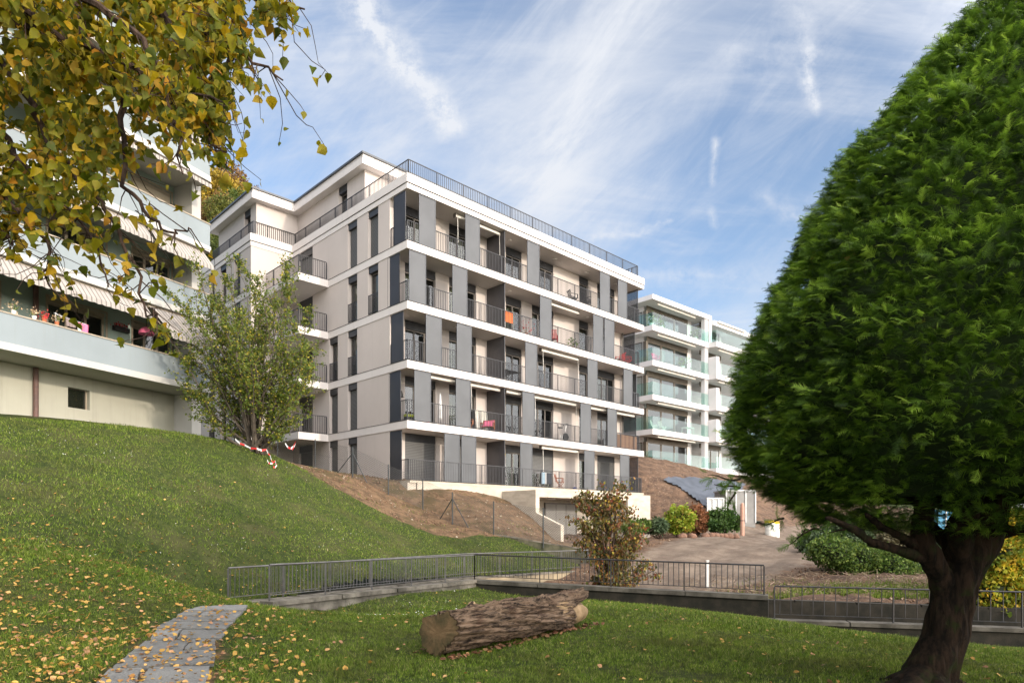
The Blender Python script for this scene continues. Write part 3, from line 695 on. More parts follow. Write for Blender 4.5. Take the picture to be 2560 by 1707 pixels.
for x0, x1, c, y in ((-.5, -.18, 'cloth_b', -.25), (-.16, -.02, 'cloth_w', -.25), (.02, .5, 'cloth_d', -.17), (-.45, -.2, 'cloth_d', -.08)):
    b = MB()
    for i in range(10):
        xa = x0+(x1-x0)*i/10; xb_ = x0+(x1-x0)*(i+1)/10; ya = y+.012*math.sin(i*2.1)-.01; yb = y+.012*math.sin((i+1)*2.1)-.01
        b.raw([(xa, ya, .22), (xb_, yb, .22), (xb_, y, .905), (xa, y, .905)], [(0, 1, 2, 3)])
    o = b.build('garment', mt[c]); o.matrix_world = t.matrix_basis.copy(); o['label'] = {'cloth_b': 'pale blue garment hanging on the laundry rack', 'cloth_w': 'narrow white cloth hanging on the laundry rack', 'cloth_d': 'dark garment hanging on the laundry rack, '+('front right' if x0 > 0 else 'behind the pale blue one')}[c]; o['category'] = 'laundry'
# towel, umbrella, lamp, bike, boards, plants
b = MB()
for i in range(10):
    xa, xb_ = -.35+.07*i, -.28+.07*i; b.raw([(xa, -.05+.008*math.sin(i), .42), (xb_, -.05+.008*math.sin(i+1), .42), (xb_, -.03, 1.02), (xa, -.03, 1.02)], [(0, 1, 2, 3)])
o = b.build('orange_towel', mt['orange']); o.location = spot(6.98, .2, 3); o.rotation_euler = (0, 0, RZM); o['label'] = 'bright orange towel hung inside the railing right of the partition'; o['category'] = 'towel'
t = thing('closed_parasol', 'closed white parasol standing behind the railing on the second storey', 'parasol', spot(2.65, .8, 1), RZM)
MB().lathe((0, 0, .35), [(.05, 0), (.10, .1), (.09, .7), (.05, 1.25), (.01, 1.4)], 10).build('canopy', mt['cloth_w'], t); MB().tube([(0, 0, 0), (0, 0, .4)], .025, 8).build('pole', mt['alu'], t); MB().lathe((0, 0, 0), [(.2, 0), (.2, .05), (.04, .1)], 14).build('foot', mt['black'], t)
t = thing('folded_pushchair', 'red folded item standing by the second screen of the second storey', 'pushchair', spot(1.85, .7, 1), RZM)
MB().bar((-.12, 0, .05), (.10, .1, .9), .16, .08).build('seat_fabric', mt['red'], t); MB().tube([(-.2, -.05, .05), (.05, .0, .6), (.2, .1, 1.0)], .015, 6).tube([(.2, -.05, .05), (-.05, .0, .55)], .015, 6).build('frame', mt['black'], t)
for x in (-.2, .2): MB().lathe((x, -.05, 0), [(.06, 0), (.08, .05), (.06, .1)], 12).build('wheel', mt['black'], t)
t = thing('floor_lamp', 'black floor lamp in the corner balcony of the second storey', 'lamp', spot(.25, .95, 1), RZM)
MB().lathe((0, 0, 1.25), [(.17, 0), (.10, .3)], 14).build('lamp_shade', mt['black'], t); MB().tube([(0, 0, 0), (0, 0, 1.27)], .015, 8).build('pole', mt['black'], t); MB().lathe((0, 0, 0), [(.14, 0), (.14, .03), (.02, .05)], 14).build('foot', mt['black'], t)
t = thing('storage_box', 'lime yellow box beside the black floor lamp', 'box', spot(.75, .85, 1), RZM); MB().box(-.28, .28, -.15, .15, .3, .42).build('lid', mt['lime'], t); MB().box(-.26, .26, -.14, .14, 0, .30).build('body', mt['black'], t)
t = thing('exercise_bike', 'grey and black exercise bike behind the railing of the second storey', 'exercise bike', spot(12.2, .7, 1), RZM)
f = MB().tube([(-.45, 0, .06), (.45, 0, .06)], .03, 8).tube([(-.25, 0, .06), (0, 0, .45), (.30, 0, .1)], .03, 8).tube([(-.2, 0, .25), (-.28, 0, .85)], .025, 8).tube([(.15, 0, .3), (.3, 0, 1.1)], .025, 8); f.build('frame', mt['alu'], t)
w = MB(); w.tube([(.25, -.04, .35), (.25, .04, .35)], .24, 18); w.build('flywheel', mt['black'], t); MB().box(-.42, -.14, -.09, .09, .85, .91).build('saddle', mt['black'], t); MB().tube([(.3, -.22, 1.1), (.22, -.1, 1.15), (.22, .1, 1.15), (.3, .22, 1.1)], .02, 6).build('handlebar', mt['black'], t)
o = MB().box(-.45, .45, -.02, .02, .0, 1.35).build('leaning_board', mt['ipanel']); o.location = spot(6.1, 1.35, 1); o.rotation_euler = (R(-6), 0, RZM); o['label'] = 'pale board leaning on the balcony wall behind the low lounger'; o['category'] = 'board'
o = MB().box(-1.2, 1.2, -.012, .012, .03, .93).build('slatted_privacy_screen', mt['bamboo']); o.location = spot(18.15, .2, 1); o.rotation_euler = (0, 0, RZM); o['label'] = 'brown slatted bamboo privacy screen tied inside the railing at right end'; o['category'] = 'privacy screen'
o = MB().box(-.10, .10, -.08, .08, 0, .12).raw([(-.14, -.1, .12), (.14, -.1, .12), (.1, .06, .17), (-.1, .06, .17)], [(0, 1, 2, 3)]).build('blue_bundle', col('blue_cloth', (.03, .06, .35))); o.location = spot(13.1, .5, 0); o.rotation_euler = (0, 0, RZM); o['label'] = 'small dark blue bundle on the lowest balcony floor right of the wooden chair'; o['category'] = 'bundle'

# ------------------------------------------------------------------ old balcony block on the left
LB = thing('balcony_block', 'older pale blue block with long solid balconies, striped awnings and cream base on the hill', 'building', (-12.5, 27.5, 3.4), math.atan2(.908, .419))
LZ = 3.4; A0 = -26.; AE = .14; WD = 1.75
T_ = [6.54+2.91*k-LZ for k in range(6)]
lw = MB().box(A0, AE-.02, WD, WD+10, -1.6, T_[0]-1.185); lw2 = MB()
# hole look for the cellar window: wall built round it
lw = MB(); sw = (-4.66, -3.87, 4.19-LZ, 4.92-LZ)
mp = mpA(WD)
mp(lw, A0, sw[0], 0, .4, -1.6, T_[0]-1.185); mp(lw, sw[1], -.3, 0, .4, -1.6, T_[0]-1.185); mp(lw, sw[0], sw[1], 0, .4, -1.6, sw[2]); mp(lw, sw[0], sw[1], 0, .4, sw[3], T_[0]-1.185)
lw.build('base_wall', mt['lowwall'], LB)
c_ = MB().box(sw[0]-.0, sw[1], WD+.22, WD+.26, sw[2], sw[3]).build('cellar_window', mt['room'], LB)
MB().box(sw[0]+.03, sw[1]-.03, WD+.20, WD+.21, sw[2]+.03, sw[3]-.03).build('pane', mt['glass'], c_); MB().box(sw[0]+.002, sw[0]+.05, WD+.16, WD+.22, sw[2], sw[3]).box(sw[1]-.05, sw[1]-.002, WD+.16, WD+.22, sw[2], sw[3]).build('window_frame', mt['tanframe'], c_)
pier = MB().box(-.3, AE, .7, 12, -1.6, T_[-1]+2.2); pier.build('end_pier', mt['whitetrim'], LB)
cel = MB().box(A0, -.30, 11.6, 12, -1.6, T_[-1]+2.2); cel.build('rear_wall', mt['lowwall'], LB)
WIN = [(-2.16, -.45), (-5.35, -3.27), (-8.9, -6.9), (-12.6, -10.6), (-16.5, -14.5)]
tw = MB(); par = MB(); bandm = MB(); cop = MB(); ceil = MB()
for k, T in enumerate(T_):
    par.box(A0, -.003, 0, .14, T-.95, T-.04); par.box(-.14, -.003, .14, .68, T-.95, T-.04)
    cop.box(A0, .02, -.03, .17, T-.04, T); cop.box(-.17, .02, .17, .69, T-.04, T)
    bandm.box(A0, .02, -.04, 1.0, T-1.18, T-.953); ceil.box(A0, -.31, 1.0, 11.5, T-1.17, T-.96)
    zf, zc = T-.95, T+2.91-1.18
    if k == len(T_)-1: zc = T+1.6
    zs = T-.12; zt = T+1.42
    cur = A0
    for a, b in sorted(WIN):
        mp(tw, cur, a, 0, .3, zf, zc); mp(tw, a, b, 0, .3, zf, zs); mp(tw, a, b, 0, .3, zt, zc); cur = b
    mp(tw, cur, -.31, 0, .3, zf, zc)
    for i, (a, b) in enumerate(sorted(WIN, reverse=True)):
        shut = (k == 2) or (k == 3 and i == 1) or (i > 2 and (i+k) % 2)
        f = window(LB, mp, a, b, zs, zt, 'blind' if shut else 'glass', head=.16, rec=.10, curt=None if shut else (.03, .42, 'curtain_w'), split=3, fm='tanframe', blindmat='cream_shutter', headm='tanframe')
        s_ = MB(); mp(s_, a-.07, a-.002, -.03, .05, zs-.05, zt+.07); mp(s_, b+.002, b+.07, -.03, .05, zs-.05, zt+.07); mp(s_, a, b, -.03, .05, zt+.002, zt+.07); s_.build('surround', mt['tanframe'], f)
rfm = MB().box(A0-.3, .3, -.3, 12, T_[-1]+1.6, T_[-1]+1.85).build('roof_slab', mt['whitetrim'], LB)
tw.build('loggia_wall', mt['tealwall'], LB); par.build('balcony_parapet', mt['bluewall'], LB); cop.build('coping', mt['tanframe'], LB); bandm.build('balcony_band', mt['whitetrim'], LB); ceil.build('balcony_ceiling', mt['whitetrim'], LB)
MB().tube([(-5.8, WD-.1, -1.2), (-5.8, WD-.1, T_[0]-1.19)], .085, 12).build('downpipe', mt['pipe'], LB)
MB().tube([(-5.8, WD-.1, T_[0]-.9), (-5.8, WD-.1, T_[1]-1.19)], .085, 12).build('downpipe', mt['pipe'], LB)
def awning(a0, a1, z, drop, out, lab=None):
    n = max(8, int((a1-a0)/.045)); m_ = MB(); y0 = .10; zb = z-drop
    vs = []
    for i in range(n+1):
        a = a0+(a1-a0)*i/n; sc = .03*abs(math.sin((a-a0)*math.pi/.28))
        vs += [(a, y0, z), (a, -out, zb), (a, -out-.015, zb-.15-sc)]
    f = []
    for i in range(n):
        b = i*3; f += [(b, b+1, b+4, b+3), (b+1, b+2, b+5, b+4)]
    m_.raw(vs, f); o = m_.build('awning', mt['awn'], LB)
    MB().box(a0-.02, a1+.02, .11, .22, z-.06, z+.04).build('awning_roller', mt['tanframe'], o)
    MB().bar((a0+.05, .2, z-.25), (a0+.05, -out+.04, zb+.0), .03).bar((a1-.05, .2, z-.25), (a1-.05, -out+.04, zb+.0), .03).build('awning_arm', mt['tanframe'], o)
sof = lambda k: T_[k]-1.24
awning(-14, -2.85, sof(1), .48, .30); awning(-2.7, -.05, sof(1), 1.20, 1.15)
awning(-8.8, -2.85, sof(2), .50, .34); awning(-2.7, -.22, sof(2), .66, .46)
awning(-3.3, -.4, sof(3), .34, .55); awning(-9, -3.6, sof(3), .4, .5); awning(-6, -.3, sof(4), .3, .4)
ML = Matrix.Translation(LB.location) @ Matrix.Rotation(LB.rotation_euler.z, 4, 'Z')
def lspot(a, d, z): return ML @ Vector((a, d, z))
RL = LB.rotation_euler.z
def cloth(name, label, cat, mat, w, h, loc, rz, amp=.015):
    b = MB(); n = 12
    for i in range(n):
        xa, xb_ = -w/2+w*i/n, -w/2+w*(i+1)/n; b.raw([(xa, amp*math.sin(i*1.7), -h), (xb_, amp*math.sin(i*1.7+1.7), -h), (xb_, 0, 0), (xa, 0, 0)], [(0, 1, 2, 3)])
    o = b.build(name, mt[mat]); o.location = loc; o.rotation_euler = (0, 0, rz); o['label'] = label; o['category'] = cat; return o
TC = T_[0]
mt['grey_cloth'] = col('grey_cloth', (.22, .17, .16)); mt['terracotta'] = col('terracotta', (.42, .14, .06)); mt['cer'] = col('white_ceramic', (.7, .7, .66)); mt['redleaf'] = col('red_flower', (.65, .02, .03)); mt['drygrass'] = foliage('dried_flowers', [(0, (.42, .28, .14)), (1, (.62, .50, .36))], trans=.1); mt['fernleaf'] = foliage('fern_leaf', [(0, (.02, .12, .04)), (1, (.06, .22, .08))])
cloth('pink_towel', 'pink towel drying above the ledge of the lowest blue balcony', 'towel', 'pink', .36, .30, lspot(-5.15, .12, TC+.32), RL)
cloth('grey_towel', 'grey brown towel drying left of the pink towel', 'towel', 'grey_cloth', .34, .26, lspot(-5.55, .12, TC+.36), RL)
t = thing('drying_stand', 'thin metal drying stand sticking up above the lowest blue balcony', 'drying rack', lspot(-5.5, .3, TC-.95), RL)
MB().bar((-.45, 0, 0), (-.45, 0, 1.45), .02).build('upright', mt['alu'], t); MB().bar((.55, 0, 0), (.55, 0, 1.25), .02).build('upright', mt['alu'], t); MB().bar((-.5, 0, 1.42), (.6, 0, 1.25), .015).bar((-.5, -.15, 1.34), (.5, -.15, 1.28), .015).build('line', mt['alu'], t)
def quat_rots(n, up_bias=0):
    """random rotation matrices"""
    a = rng.normal(size=(n, 3)); a[:, 2] += up_bias; a /= np.linalg.norm(a, axis=1, keepdims=True)
    b = rng.normal(size=(n, 3)); b -= (b*a).sum(1, keepdims=True)*a; b /= np.linalg.norm(b, axis=1, keepdims=True)
    return np.stack([np.cross(b, a), b, a], 2)        # columns x,y,z
LEAF_V = np.array([[0, 0, 0], [.30, .14, .05], [.46, .42, .09], [.30, .74, .06], [0, 1.05, -.06], [-.30, .74, .06], [-.46, .42, .09], [-.30, .14, .05], [0, .5, -.02]], float)
LEAF_F = np.array([[8, 0, 1], [8, 1, 2], [8, 2, 3], [8, 3, 4], [8, 4, 5], [8, 5, 6], [8, 6, 7], [8, 7, 0]])
QL_V = np.array([[0, 0, 0], [.32, .5, .08], [0, 1, -.08], [-.32, .5, .08]], float); QL_F = np.array([[0, 1, 2], [0, 2, 3]])
def scatter(tv, tf, pos, rot, sc):
    n = len(pos); k = len(tv); sc = np.asarray(sc, float)
    if sc.ndim == 0: sc = np.full(n, float(sc))
    v = np.einsum('nij,kj->nki', rot, tv)*sc[:, None, None]+pos[:, None, :]
    f = (tf[None]+(np.arange(n)*k)[:, None, None]).reshape(-1, tf.shape[1])
    return v.reshape(-1, 3), f
def potplant(name, label, loc, rz, potm, leafm, h=.25, r=.10, n=60, ls=.08):
    t = thing(name, label, 'potted plant', loc, rz, None)
    MB().lathe((0, 0, 0), [(r*.7, 0), (r, r*1.5), (r*1.08, r*1.5), (r*1.08, r*1.75), (r*.8, r*1.75)], 14).build('pot', mt[potm], t)
    p = rng.normal(size=(n, 3))*[h*.35, h*.35, h*.35]; p[:, 2] += r*1.75+h*.45
    v, f = scatter(QL_V, QL_F, p, quat_rots(n), ls*rng.uniform(.6, 1.2, n)); put('foliage', meshfrom('foliage', v, f, mt[leafm]), t)
    s_ = MB()
    for i in range(5): s_.tube([(0, 0, r*1.6), tuple(rng.normal(size=3)*[h*.25, h*.25, .03]+[0, 0, r*1.75+h*.6])], .006, 5)
    s_.build('stem', mt['plant'], t)
    return t
for a, lb, pm, lm, h in ((-8.2, 'tall green fern in a pot at the left end of the lowest blue balcony ledge', 'cer', 'fernleaf', .75), (-7.35, 'pale dried flower bunch in a pot next to the fern', 'cer', 'drygrass', .30), (-6.75, 'dried flower pot in the middle of the ledge row', 'cer', 'drygrass', .22),
                         (-6.45, 'red flowering pot on the blue balcony ledge', 'terracotta', 'redleaf', .18), (-6.05, 'brown dried plant pot beside the drying stand', 'terracotta', 'drygrass', .28), (-5.3, 'small green plant in white pot in front of the pink towel', 'cer', 'plant', .14)):
    potplant('potted_plant', lb, lspot(a, .07 if h < .5 else .5, TC if h < .5 else TC-.55), RL, pm, lm, h, .07 if h < .5 else .14, 60 if h < .5 else 120, .07 if h < .5 else .16)
t = thing('flower_box', 'dark hanging flower box with red flowers on the loggia wall', 'flower box', lspot(-2.75, WD-.16, TC+.85), RL); MB().box(-.3, .3, -.09, .09, 0, .17).build('box', mt['black'], t)
p = rng.normal(size=(70, 3))*[.17, .06, .05]+[0, 0, .22]; v, f = scatter(QL_V, QL_F, p, quat_rots(70), .08); put('flowers', meshfrom('flowers', v, f, mt['redleaf']), t)
o = MB().tube([(0, 0, 0), (0, .03, 0)], .15, 22).build('wall_plate', mt['lime']); o.location = lspot(-2.8, WD-.05, TC+.35); o.rotation_euler = (0, 0, RL); o['label'] = 'round lime green plate on the loggia wall under the flower box'; o['category'] = 'plate'
t = thing('hanging_lampshade', 'dusty pink round lampshade hanging under the awning edge', 'lampshade', lspot(-2.2, .9, TC+1.2), RL); MB().lathe((0, 0, -.4), [(.28, 0), (.26, .12), (.16, .24), (.04, .30)], 18).build('shade', mt['pink'], t); MB().tube([(0, 0, -.12), (0, 0, .5)], .01, 5).build('cord', mt['black'], t)
potplant('potted_plant', 'yellow green potted plant on the fourth storey balcony right of the small table', spot(13.0, .6, 3), RZM, 'terracotta', 'plant', .55, .15, 120, .12)
potplant('potted_plant', 'dark red leafy plant on the fourth storey behind the railing right of the orange towel', spot(8.7, .5, 3), RZM, 'terracotta', 'redleaf', .6, .14, 60, .10)

# ------------------------------------------------------------------ white terrace house on the right
RB = thing('terrace_house', 'bright white terraced apartment house with glass balustrades behind the beige building', 'building', (11.8, 55.7, 4.0), math.atan2(.6647, .7471))
RZ0 = 4.0; RS = [z-RZ0 for z in (5.03, 7.91, 10.80, 13.68, 16.63)]; RT = 19.2-RZ0
sl = MB(); ce = MB(); wls = MB(); clad = MB(); fins = MB(); X1, X2 = 8.6, 24.
for k, z in enumerate(RS):
    sl.box(0, X1, 0, 12, z-.45, z); sl.box(X1, X2, -.75, 12, z-.451, z+.001)
    zc = (RS[k+1]-.45) if k < 4 else RT-.40
    wls.box(7.28, 8.0, 1.5, 1.8, z, zc); wls.box(8.0, 8.25, 1.8, 3.2, z, zc); wls.box(1.1, 1.3, 1.8, 12, z, zc) ; wls.box(12.3, 13.2, 1.5, 1.8, z, zc)
    clad.box(1.12, 7.28, 1.42, 1.5, zc-.42, zc-.003); clad.box(1.0, 1.24, 1.43, 1.75, z, zc-.425); clad.box(8.65, 12.3, 1.0, 1.08, zc-.42, zc-.003)
    for i in range(5): fins.box(7.98+i*.125, 8.03+i*.125, .06, .45, z, zc)
    # glazing
    window(RB, mpA(1.45), 1.26, 3.2, z, zc-.43, 'glass', head=0, rec=.02, split=1, fm='bronze', curt=(.5, .95, 'curtain_w') if k in (4, 2) else None)
    window(RB, mpA(1.45), 3.26, 5.2, z, zc-.43, 'glass', head=0, rec=.02, split=1, fm='bronze', curt=(.0, .4, 'curtain_w') if k in (3, 4) else None)
    window(RB, mpA(1.45), 5.26, 7.27, z, zc-.43, 'glass', head=0, rec=.02, split=1, fm='bronze')
    window(RB, mpA(1.1), 9.2, 12.2, z, zc-.43, 'glass', head=0, rec=.02, split=2, fm='bronze', curt=(.1, .9, 'curtain_w') if k != 4 else None)
    window(RB, mpB(1.05), 1.9, 4.6, z, zc-.43, 'glass', head=0, rec=.02, split=2, fm='bronze', curt=(.1, .6, 'curtain') if k == 4 else None)
    wls.box(1.3, X2, 5.5, 5.6, z, zc)
    if k in (1, 2, 3): wls.box(X1+.004, X1+.5, -.746, 0.3, z+.003, z+1.6)
    g_ = MB(); n = 5
    for i in range(n): g_.box(.06+i*(X1-.1)/n, .04+(i+1)*(X1-.1)/n, .05, .065, z+.0, z+1.08)
    g_.box(.05, .065, .09, 2.8, z, z+1.08); g_.box(.05, .065, 2.82, 6, z, z+1.08)
    g_.build('glass_balustrade', mt['glassb'], RB); g_ = MB()
    x0 = X1+.06 if k in (0, 4) else X1+.55
    for i in range(5): g_.box(x0+i*2.2, x0+i*2.2+2.18, -.70, -.685, z, z+1.08)
    if k in (4,): g_.box(X1+.05, X1+.065, -.66, .04, z, z+1.08)
    g_.build('glass_balustrade', mt['glassb'], RB)
    MB().box(1.2, 6.9, .35, .52, zc-.16, zc-.02).build('awning_case', mt['cass'], RB); MB().box(9.6, 14.5, -.4, -.23, zc-.16, zc-.02).build('awning_case', mt['cass'], RB)
sl.box(0, X1+.45, 0, 12, RT-.40, RT); sl.box(X1+.45, X2, -.2, 12, RT-.85, RT-.42); wls.box(X1+.003, X1+.45, 0.003, .8, RS[4], RT-.40)
wls.box(1.9, X2, 1.6, 1.9, -2, RS[0]-.45)
sl.build('floor_slab', mt['rwhite'], RB); wls.build('wall', mt['rwhite'], RB); clad.build('bronze_cladding', mt['bronze'], RB); fins.build('vertical_fins', mt['rwhite'], RB)
for x in (3.4, 6.8, 12.0): MB().box(x, x+.8, 1.56, 1.598, -.62, -.05).build('vent_opening', mt['room'], RB)
MR = Matrix.Translation(RB.location) @ Matrix.Rotation(RB.rotation_euler.z, 4, 'Z')
RR = RB.rotation_euler.z
def rspot(x, y, k): return MR @ Vector((x, y, RS[k]+.004))
table('terrace_table', 'pale table on the second terrace of the white house', rspot(6.2, .7, 1), RR, 'cer', 1.2, .7, .74)
for s_, rz, lb in ((1.2, .4, 'folding chair left of its pair'), (2.4, 1.2, 'folding chair right of its pair')): chair('folding_chair', 'pale '+lb+' on the second terrace of the white house', 'chair', rspot(s_, .7, 1), RR+rz, 'cer', arms=False, group='pale chairs on the white house')
chair('pink_chair', 'pink chair behind the glass on the fourth terrace of the white house', 'chair', rspot(1.3, .6, 3), RR, 'pink', group=None)
for x, k, lb in ((5.2, 3, 'dark green potted shrub behind the glass of the fourth terrace, white house'), (7.2, 4, 'green potted shrub near the fins on the top terrace, white house'), (2.0, 4, 'light green potted plant on the top terrace of the white house'), (.6, 4, 'dark planter shrub at the left edge of the top terrace, white house')):
    potplant('potted_plant', lb, rspot(x, .6, k), RR, 'cer', 'plant', .7, .2, 120, .16)
table('terrace_table', 'dark table on the top terrace beside the white fins', rspot(8.0, .9, 4), RR, 'black', 1.4, .8, .74)

# ------------------------------------------------------------------ garden walls, ramp, railings
def strip_wall(name, label, pts, zt, zb, th, mat, capmat=None, cap=.10, over=.05, side=0):
    """wall along a polyline; zt/zb per-point heights; side shifts the body off the line"""
    t = thing(name, label, 'wall', (pts[0][0], pts[0][1], zb[0]))
    w = MB(); c = MB()
    for i in range(len(pts)-1):
        p, q = Vector(pts[i]), Vector(pts[i+1]); d = (q-p).normalized(); n = Vector((-d.y, d.x))
        e0 = d*(th/2 if i > 0 else 0)
        def quad(a, b, h0, h1, off): return [(p-e0*.98+n*(a+off)), (q+n*(a+off)), (q+n*(b+off)), (p-e0*.98+n*(b+off))]
        body = quad(-th/2, th/2, 0, 0, side); w.prism([tuple(v) for v in body], [zb[i], zb[i+1], zb[i+1], zb[i]], [zt[i]-cap-.001, zt[i+1]-cap-.001, zt[i+1]-cap-.001, zt[i]-cap-.001])
        L = (q-p).length; k = max(1, round(L/1.9))
        for j in range(k):
            f0 = j/k+(.004 if j else 0); f1 = (j+1)/k-.002; a = p.lerp(q, f0); b = p.lerp(q, f1)
            z0, z1 = zt[i]+(zt[i+1]-zt[i])*f0, zt[i]+(zt[i+1]-zt[i])*f1; dz = (j % 2)*.004
            cq = [a+n*(-th/2-over+side), b+n*(-th/2-over+side), b+n*(th/2+over+side), a+n*(th/2+over+side)]
            c.prism([tuple(v) for v in cq], [z0-cap, z1-cap, z1-cap, z0-cap], [z0+dz, z1+dz, z1+dz, z0+dz])
    o = w.build('wall_body', mt[mat], t, t.location); c.build('cap_slab', mt[capmat or mat], t, t.location); return t
def garden_rail(name, label, pts, zs, h, mat, post_every=1.65, sp=.118, lab_group='garden railings'):
    t = thing(name, label, 'railing', (pts[0][0], pts[0][1], zs[0]), 0, lab_group)
    top = MB(); inf = MB()
    P3 = [Vector((p[0], p[1], z)) for p, z in zip(pts, zs)]; H = Vector((0, 0, h))
    top.tube([p+H for p in P3], .022, 8)
    for i in range(len(P3)-1):
        p, q = P3[i], P3[i+1]; L = (q-p).length; n = max(1, round(L/post_every))
        for j in range(n+1 if i == len(P3)-2 else n):
            a = p.lerp(q, j/n); MB().bar(a-Vector((0, 0, .03)), a+H-Vector((0, 0, .02)), .034).build('post', mt[mat], t, t.location)
        inf.bar(p+Vector((0, 0, .13)), q+Vector((0, 0, .13)), .022, .018)
        m_ = round(L/sp)
        for j in range(m_):
            a = p.lerp(q, (j+.5)/m_); w_ = rng.normal()*.004; inf.bar(a+Vector((w_, w_, .13)), a+Vector((-w_, w_, h-.02)), .013 if mat == 'rail' else .018)
    top.build('handrail', mt[mat], t, t.location); inf.build('balusters', mt[mat], t, t.location); return t
zn = [-1.72, -1.86, -1.99]
strip_wall('ramp_wall', 'low weathered stone wall with pale cap along the near side of the ramp', [N0, N1], [zn[0], zn[1]], [-2.9, -3.0], .30, 'oldconc', 'oldconc', .10, .06)
strip_wall('lawn_wall', 'dark stained concrete wall behind the log with a grey cap, highest at its right end', [N1, (3, 20.16), N2], [zn[1], -1.93, zn[2]], [-3.2, -3.4, -4.2], .30, 'darkconc', 'capdark', .12, .06)
strip_wall('lower_wall', 'low dark kerb wall carrying the lower railing, passing behind the conifer trunk', [(7.0, 18.2), L1, (24, 13.9)], [-2.62, -2.64, -2.7], [-4.2, -4.2, -4.3], .30, 'darkconc', 'capdark', .10, .06)
strip_wall('ramp_wall', 'tan retaining wall under the far railing below the green slope', [F0, F1, F2, (3.42, 28.6)], [-1.82, -1.86, -1.92, -1.25], [-3.2, -3.6, -3.6, -3.6], .42, 'tanconc', 'oldconc', .06, .02)
strip_wall('fence_wall', 'low mossy concrete wall under the wire fence at the foot of the brown bank', [P(1181, 0, 28.6)[:2], P(1300, 0, 27.8)[:2], P(1480, 0, 27.6)[:2]], [-.34, -.62, -1.12], [-2, -2.4, -3], .18, 'mossconc', 'oldconc', .05, .01)
strip_wall('back_retaining_wall', 'dark stained retaining wall beyond the lower railing, holding the churned soil', [(6.9, 20.6), (13.5, 18.9), (26, 16)], [-2.32, -2.38, -2.4], [-4.3, -4.3, -4.3], .30, 'darkconc', 'darkconc', .06, .0)
MB().prism([(7, 18.3), (26, 13.5), (27, 16), (7, 20.6)], -4.2, -3.5).build('sunken_path', mt['darkconc'], kind='structure')
MB().prism([(F0[0], F0[1]-.35), (N0[0]-.1, N0[1]-.05), (N0[0]+.1, N0[1]+.1), (F0[0]+.15, F0[1]+.1)], -2.2, -1.80).build('threshold_kerb', mt['oldconc'], label='short concrete kerb across the ramp entrance beside the stone path', category='kerb')
garden_rail('garden_railing', 'grey railing on the near ramp wall, starting at the stone path', [(N0[0]+.04, N0[1]+.08), (N1[0], N1[1])], [zn[0], zn[1]], .80, 'rail')
garden_rail('garden_railing', 'grey railing on the far side of the ramp at the foot of the lawn slope', [F0, F1, F2], [-1.82, -1.86, -1.92], .80, 'rail')
garden_rail('garden_railing', 'dark railing on the stained wall behind the log', [N1, (3, 20.16), (7.0, 18.45)], [zn[1], -1.93, zn[2]], .82, 'raildark', 2.1, .15)
garden_rail('garden_railing', 'lower dark railing passing behind the conifer trunk', [(7.18, 18.18), L1, (20, 14.94)], [-2.62, -2.64, -2.68], .90, 'raildark', 2.6, .28)
# ------------------------------------------------------------------ wire fence on the bank
PB = [P(694, 1160, 33.5), P(788, 1176, 32), P(881.6, 1200, 31.2), P(970.9, 1236, 31), P(1057, 1273, 30.8), P(1131, 1311, 29), P(1234, 1336, 28.15), P(1358, 1354, 27.6), P(1468, 1374, 27.5)]
for i, p in enumerate(PB):
    p[2] = float(h1(p[0], p[1])) if i < 5 else p[2]
ft = thing('wire_fence', 'dark chain link fence with thin posts climbing the brown bank', 'fence', tuple(PB[0]))
H = 1.42
for i, p in enumerate(PB):
    MB().tube([p-[0, 0, .25], p+[0, 0, H]], .028, 7).build('post', mt['post'], ft, ft.location)
    if i in (2, 5):
        for sg in (-1, 1):
            q = p+(PB[i+1]-p if sg > 0 else PB[i-1]-p)*.42; q[2] = float(h1(q[0], q[1]))-.05
            MB().tube([p+[0, 0, H*.8], q], .022, 6).build('brace', mt['post'], ft, ft.location)
net = MB(); hw = .006
for p, q in zip(PB[:-1], PB[1:]):
    L = np.linalg.norm(q-p); d = (q-p)/L; up = np.array([0, 0, 1.]); n = int(L/.10)
    for z in (.05, H/2, H-.05): net.bar(p+up*z, q+up*z, .006)
    for sgn in (1, -1):
        for j in range(-int(H/.10), n+1):
            a0 = j*.10; u0, u1 = max(a0, 0), min(a0+H-.1, L)
            if u1 <= u0: continue
            z0_, z1_ = (u0-a0)+.05, (u1-a0)+.05
            if sgn < 0: z0_, z1_ = H-z0_, H-z1_
            A = p+d*u0+up*z0_; B = p+d*u1+up*z1_; w = up*hw
            net.raw([A-w, B-w, B+w, A+w], [(0, 1, 2, 3)])
net.build('wire_mesh', mt['wire'], ft, ft.location)
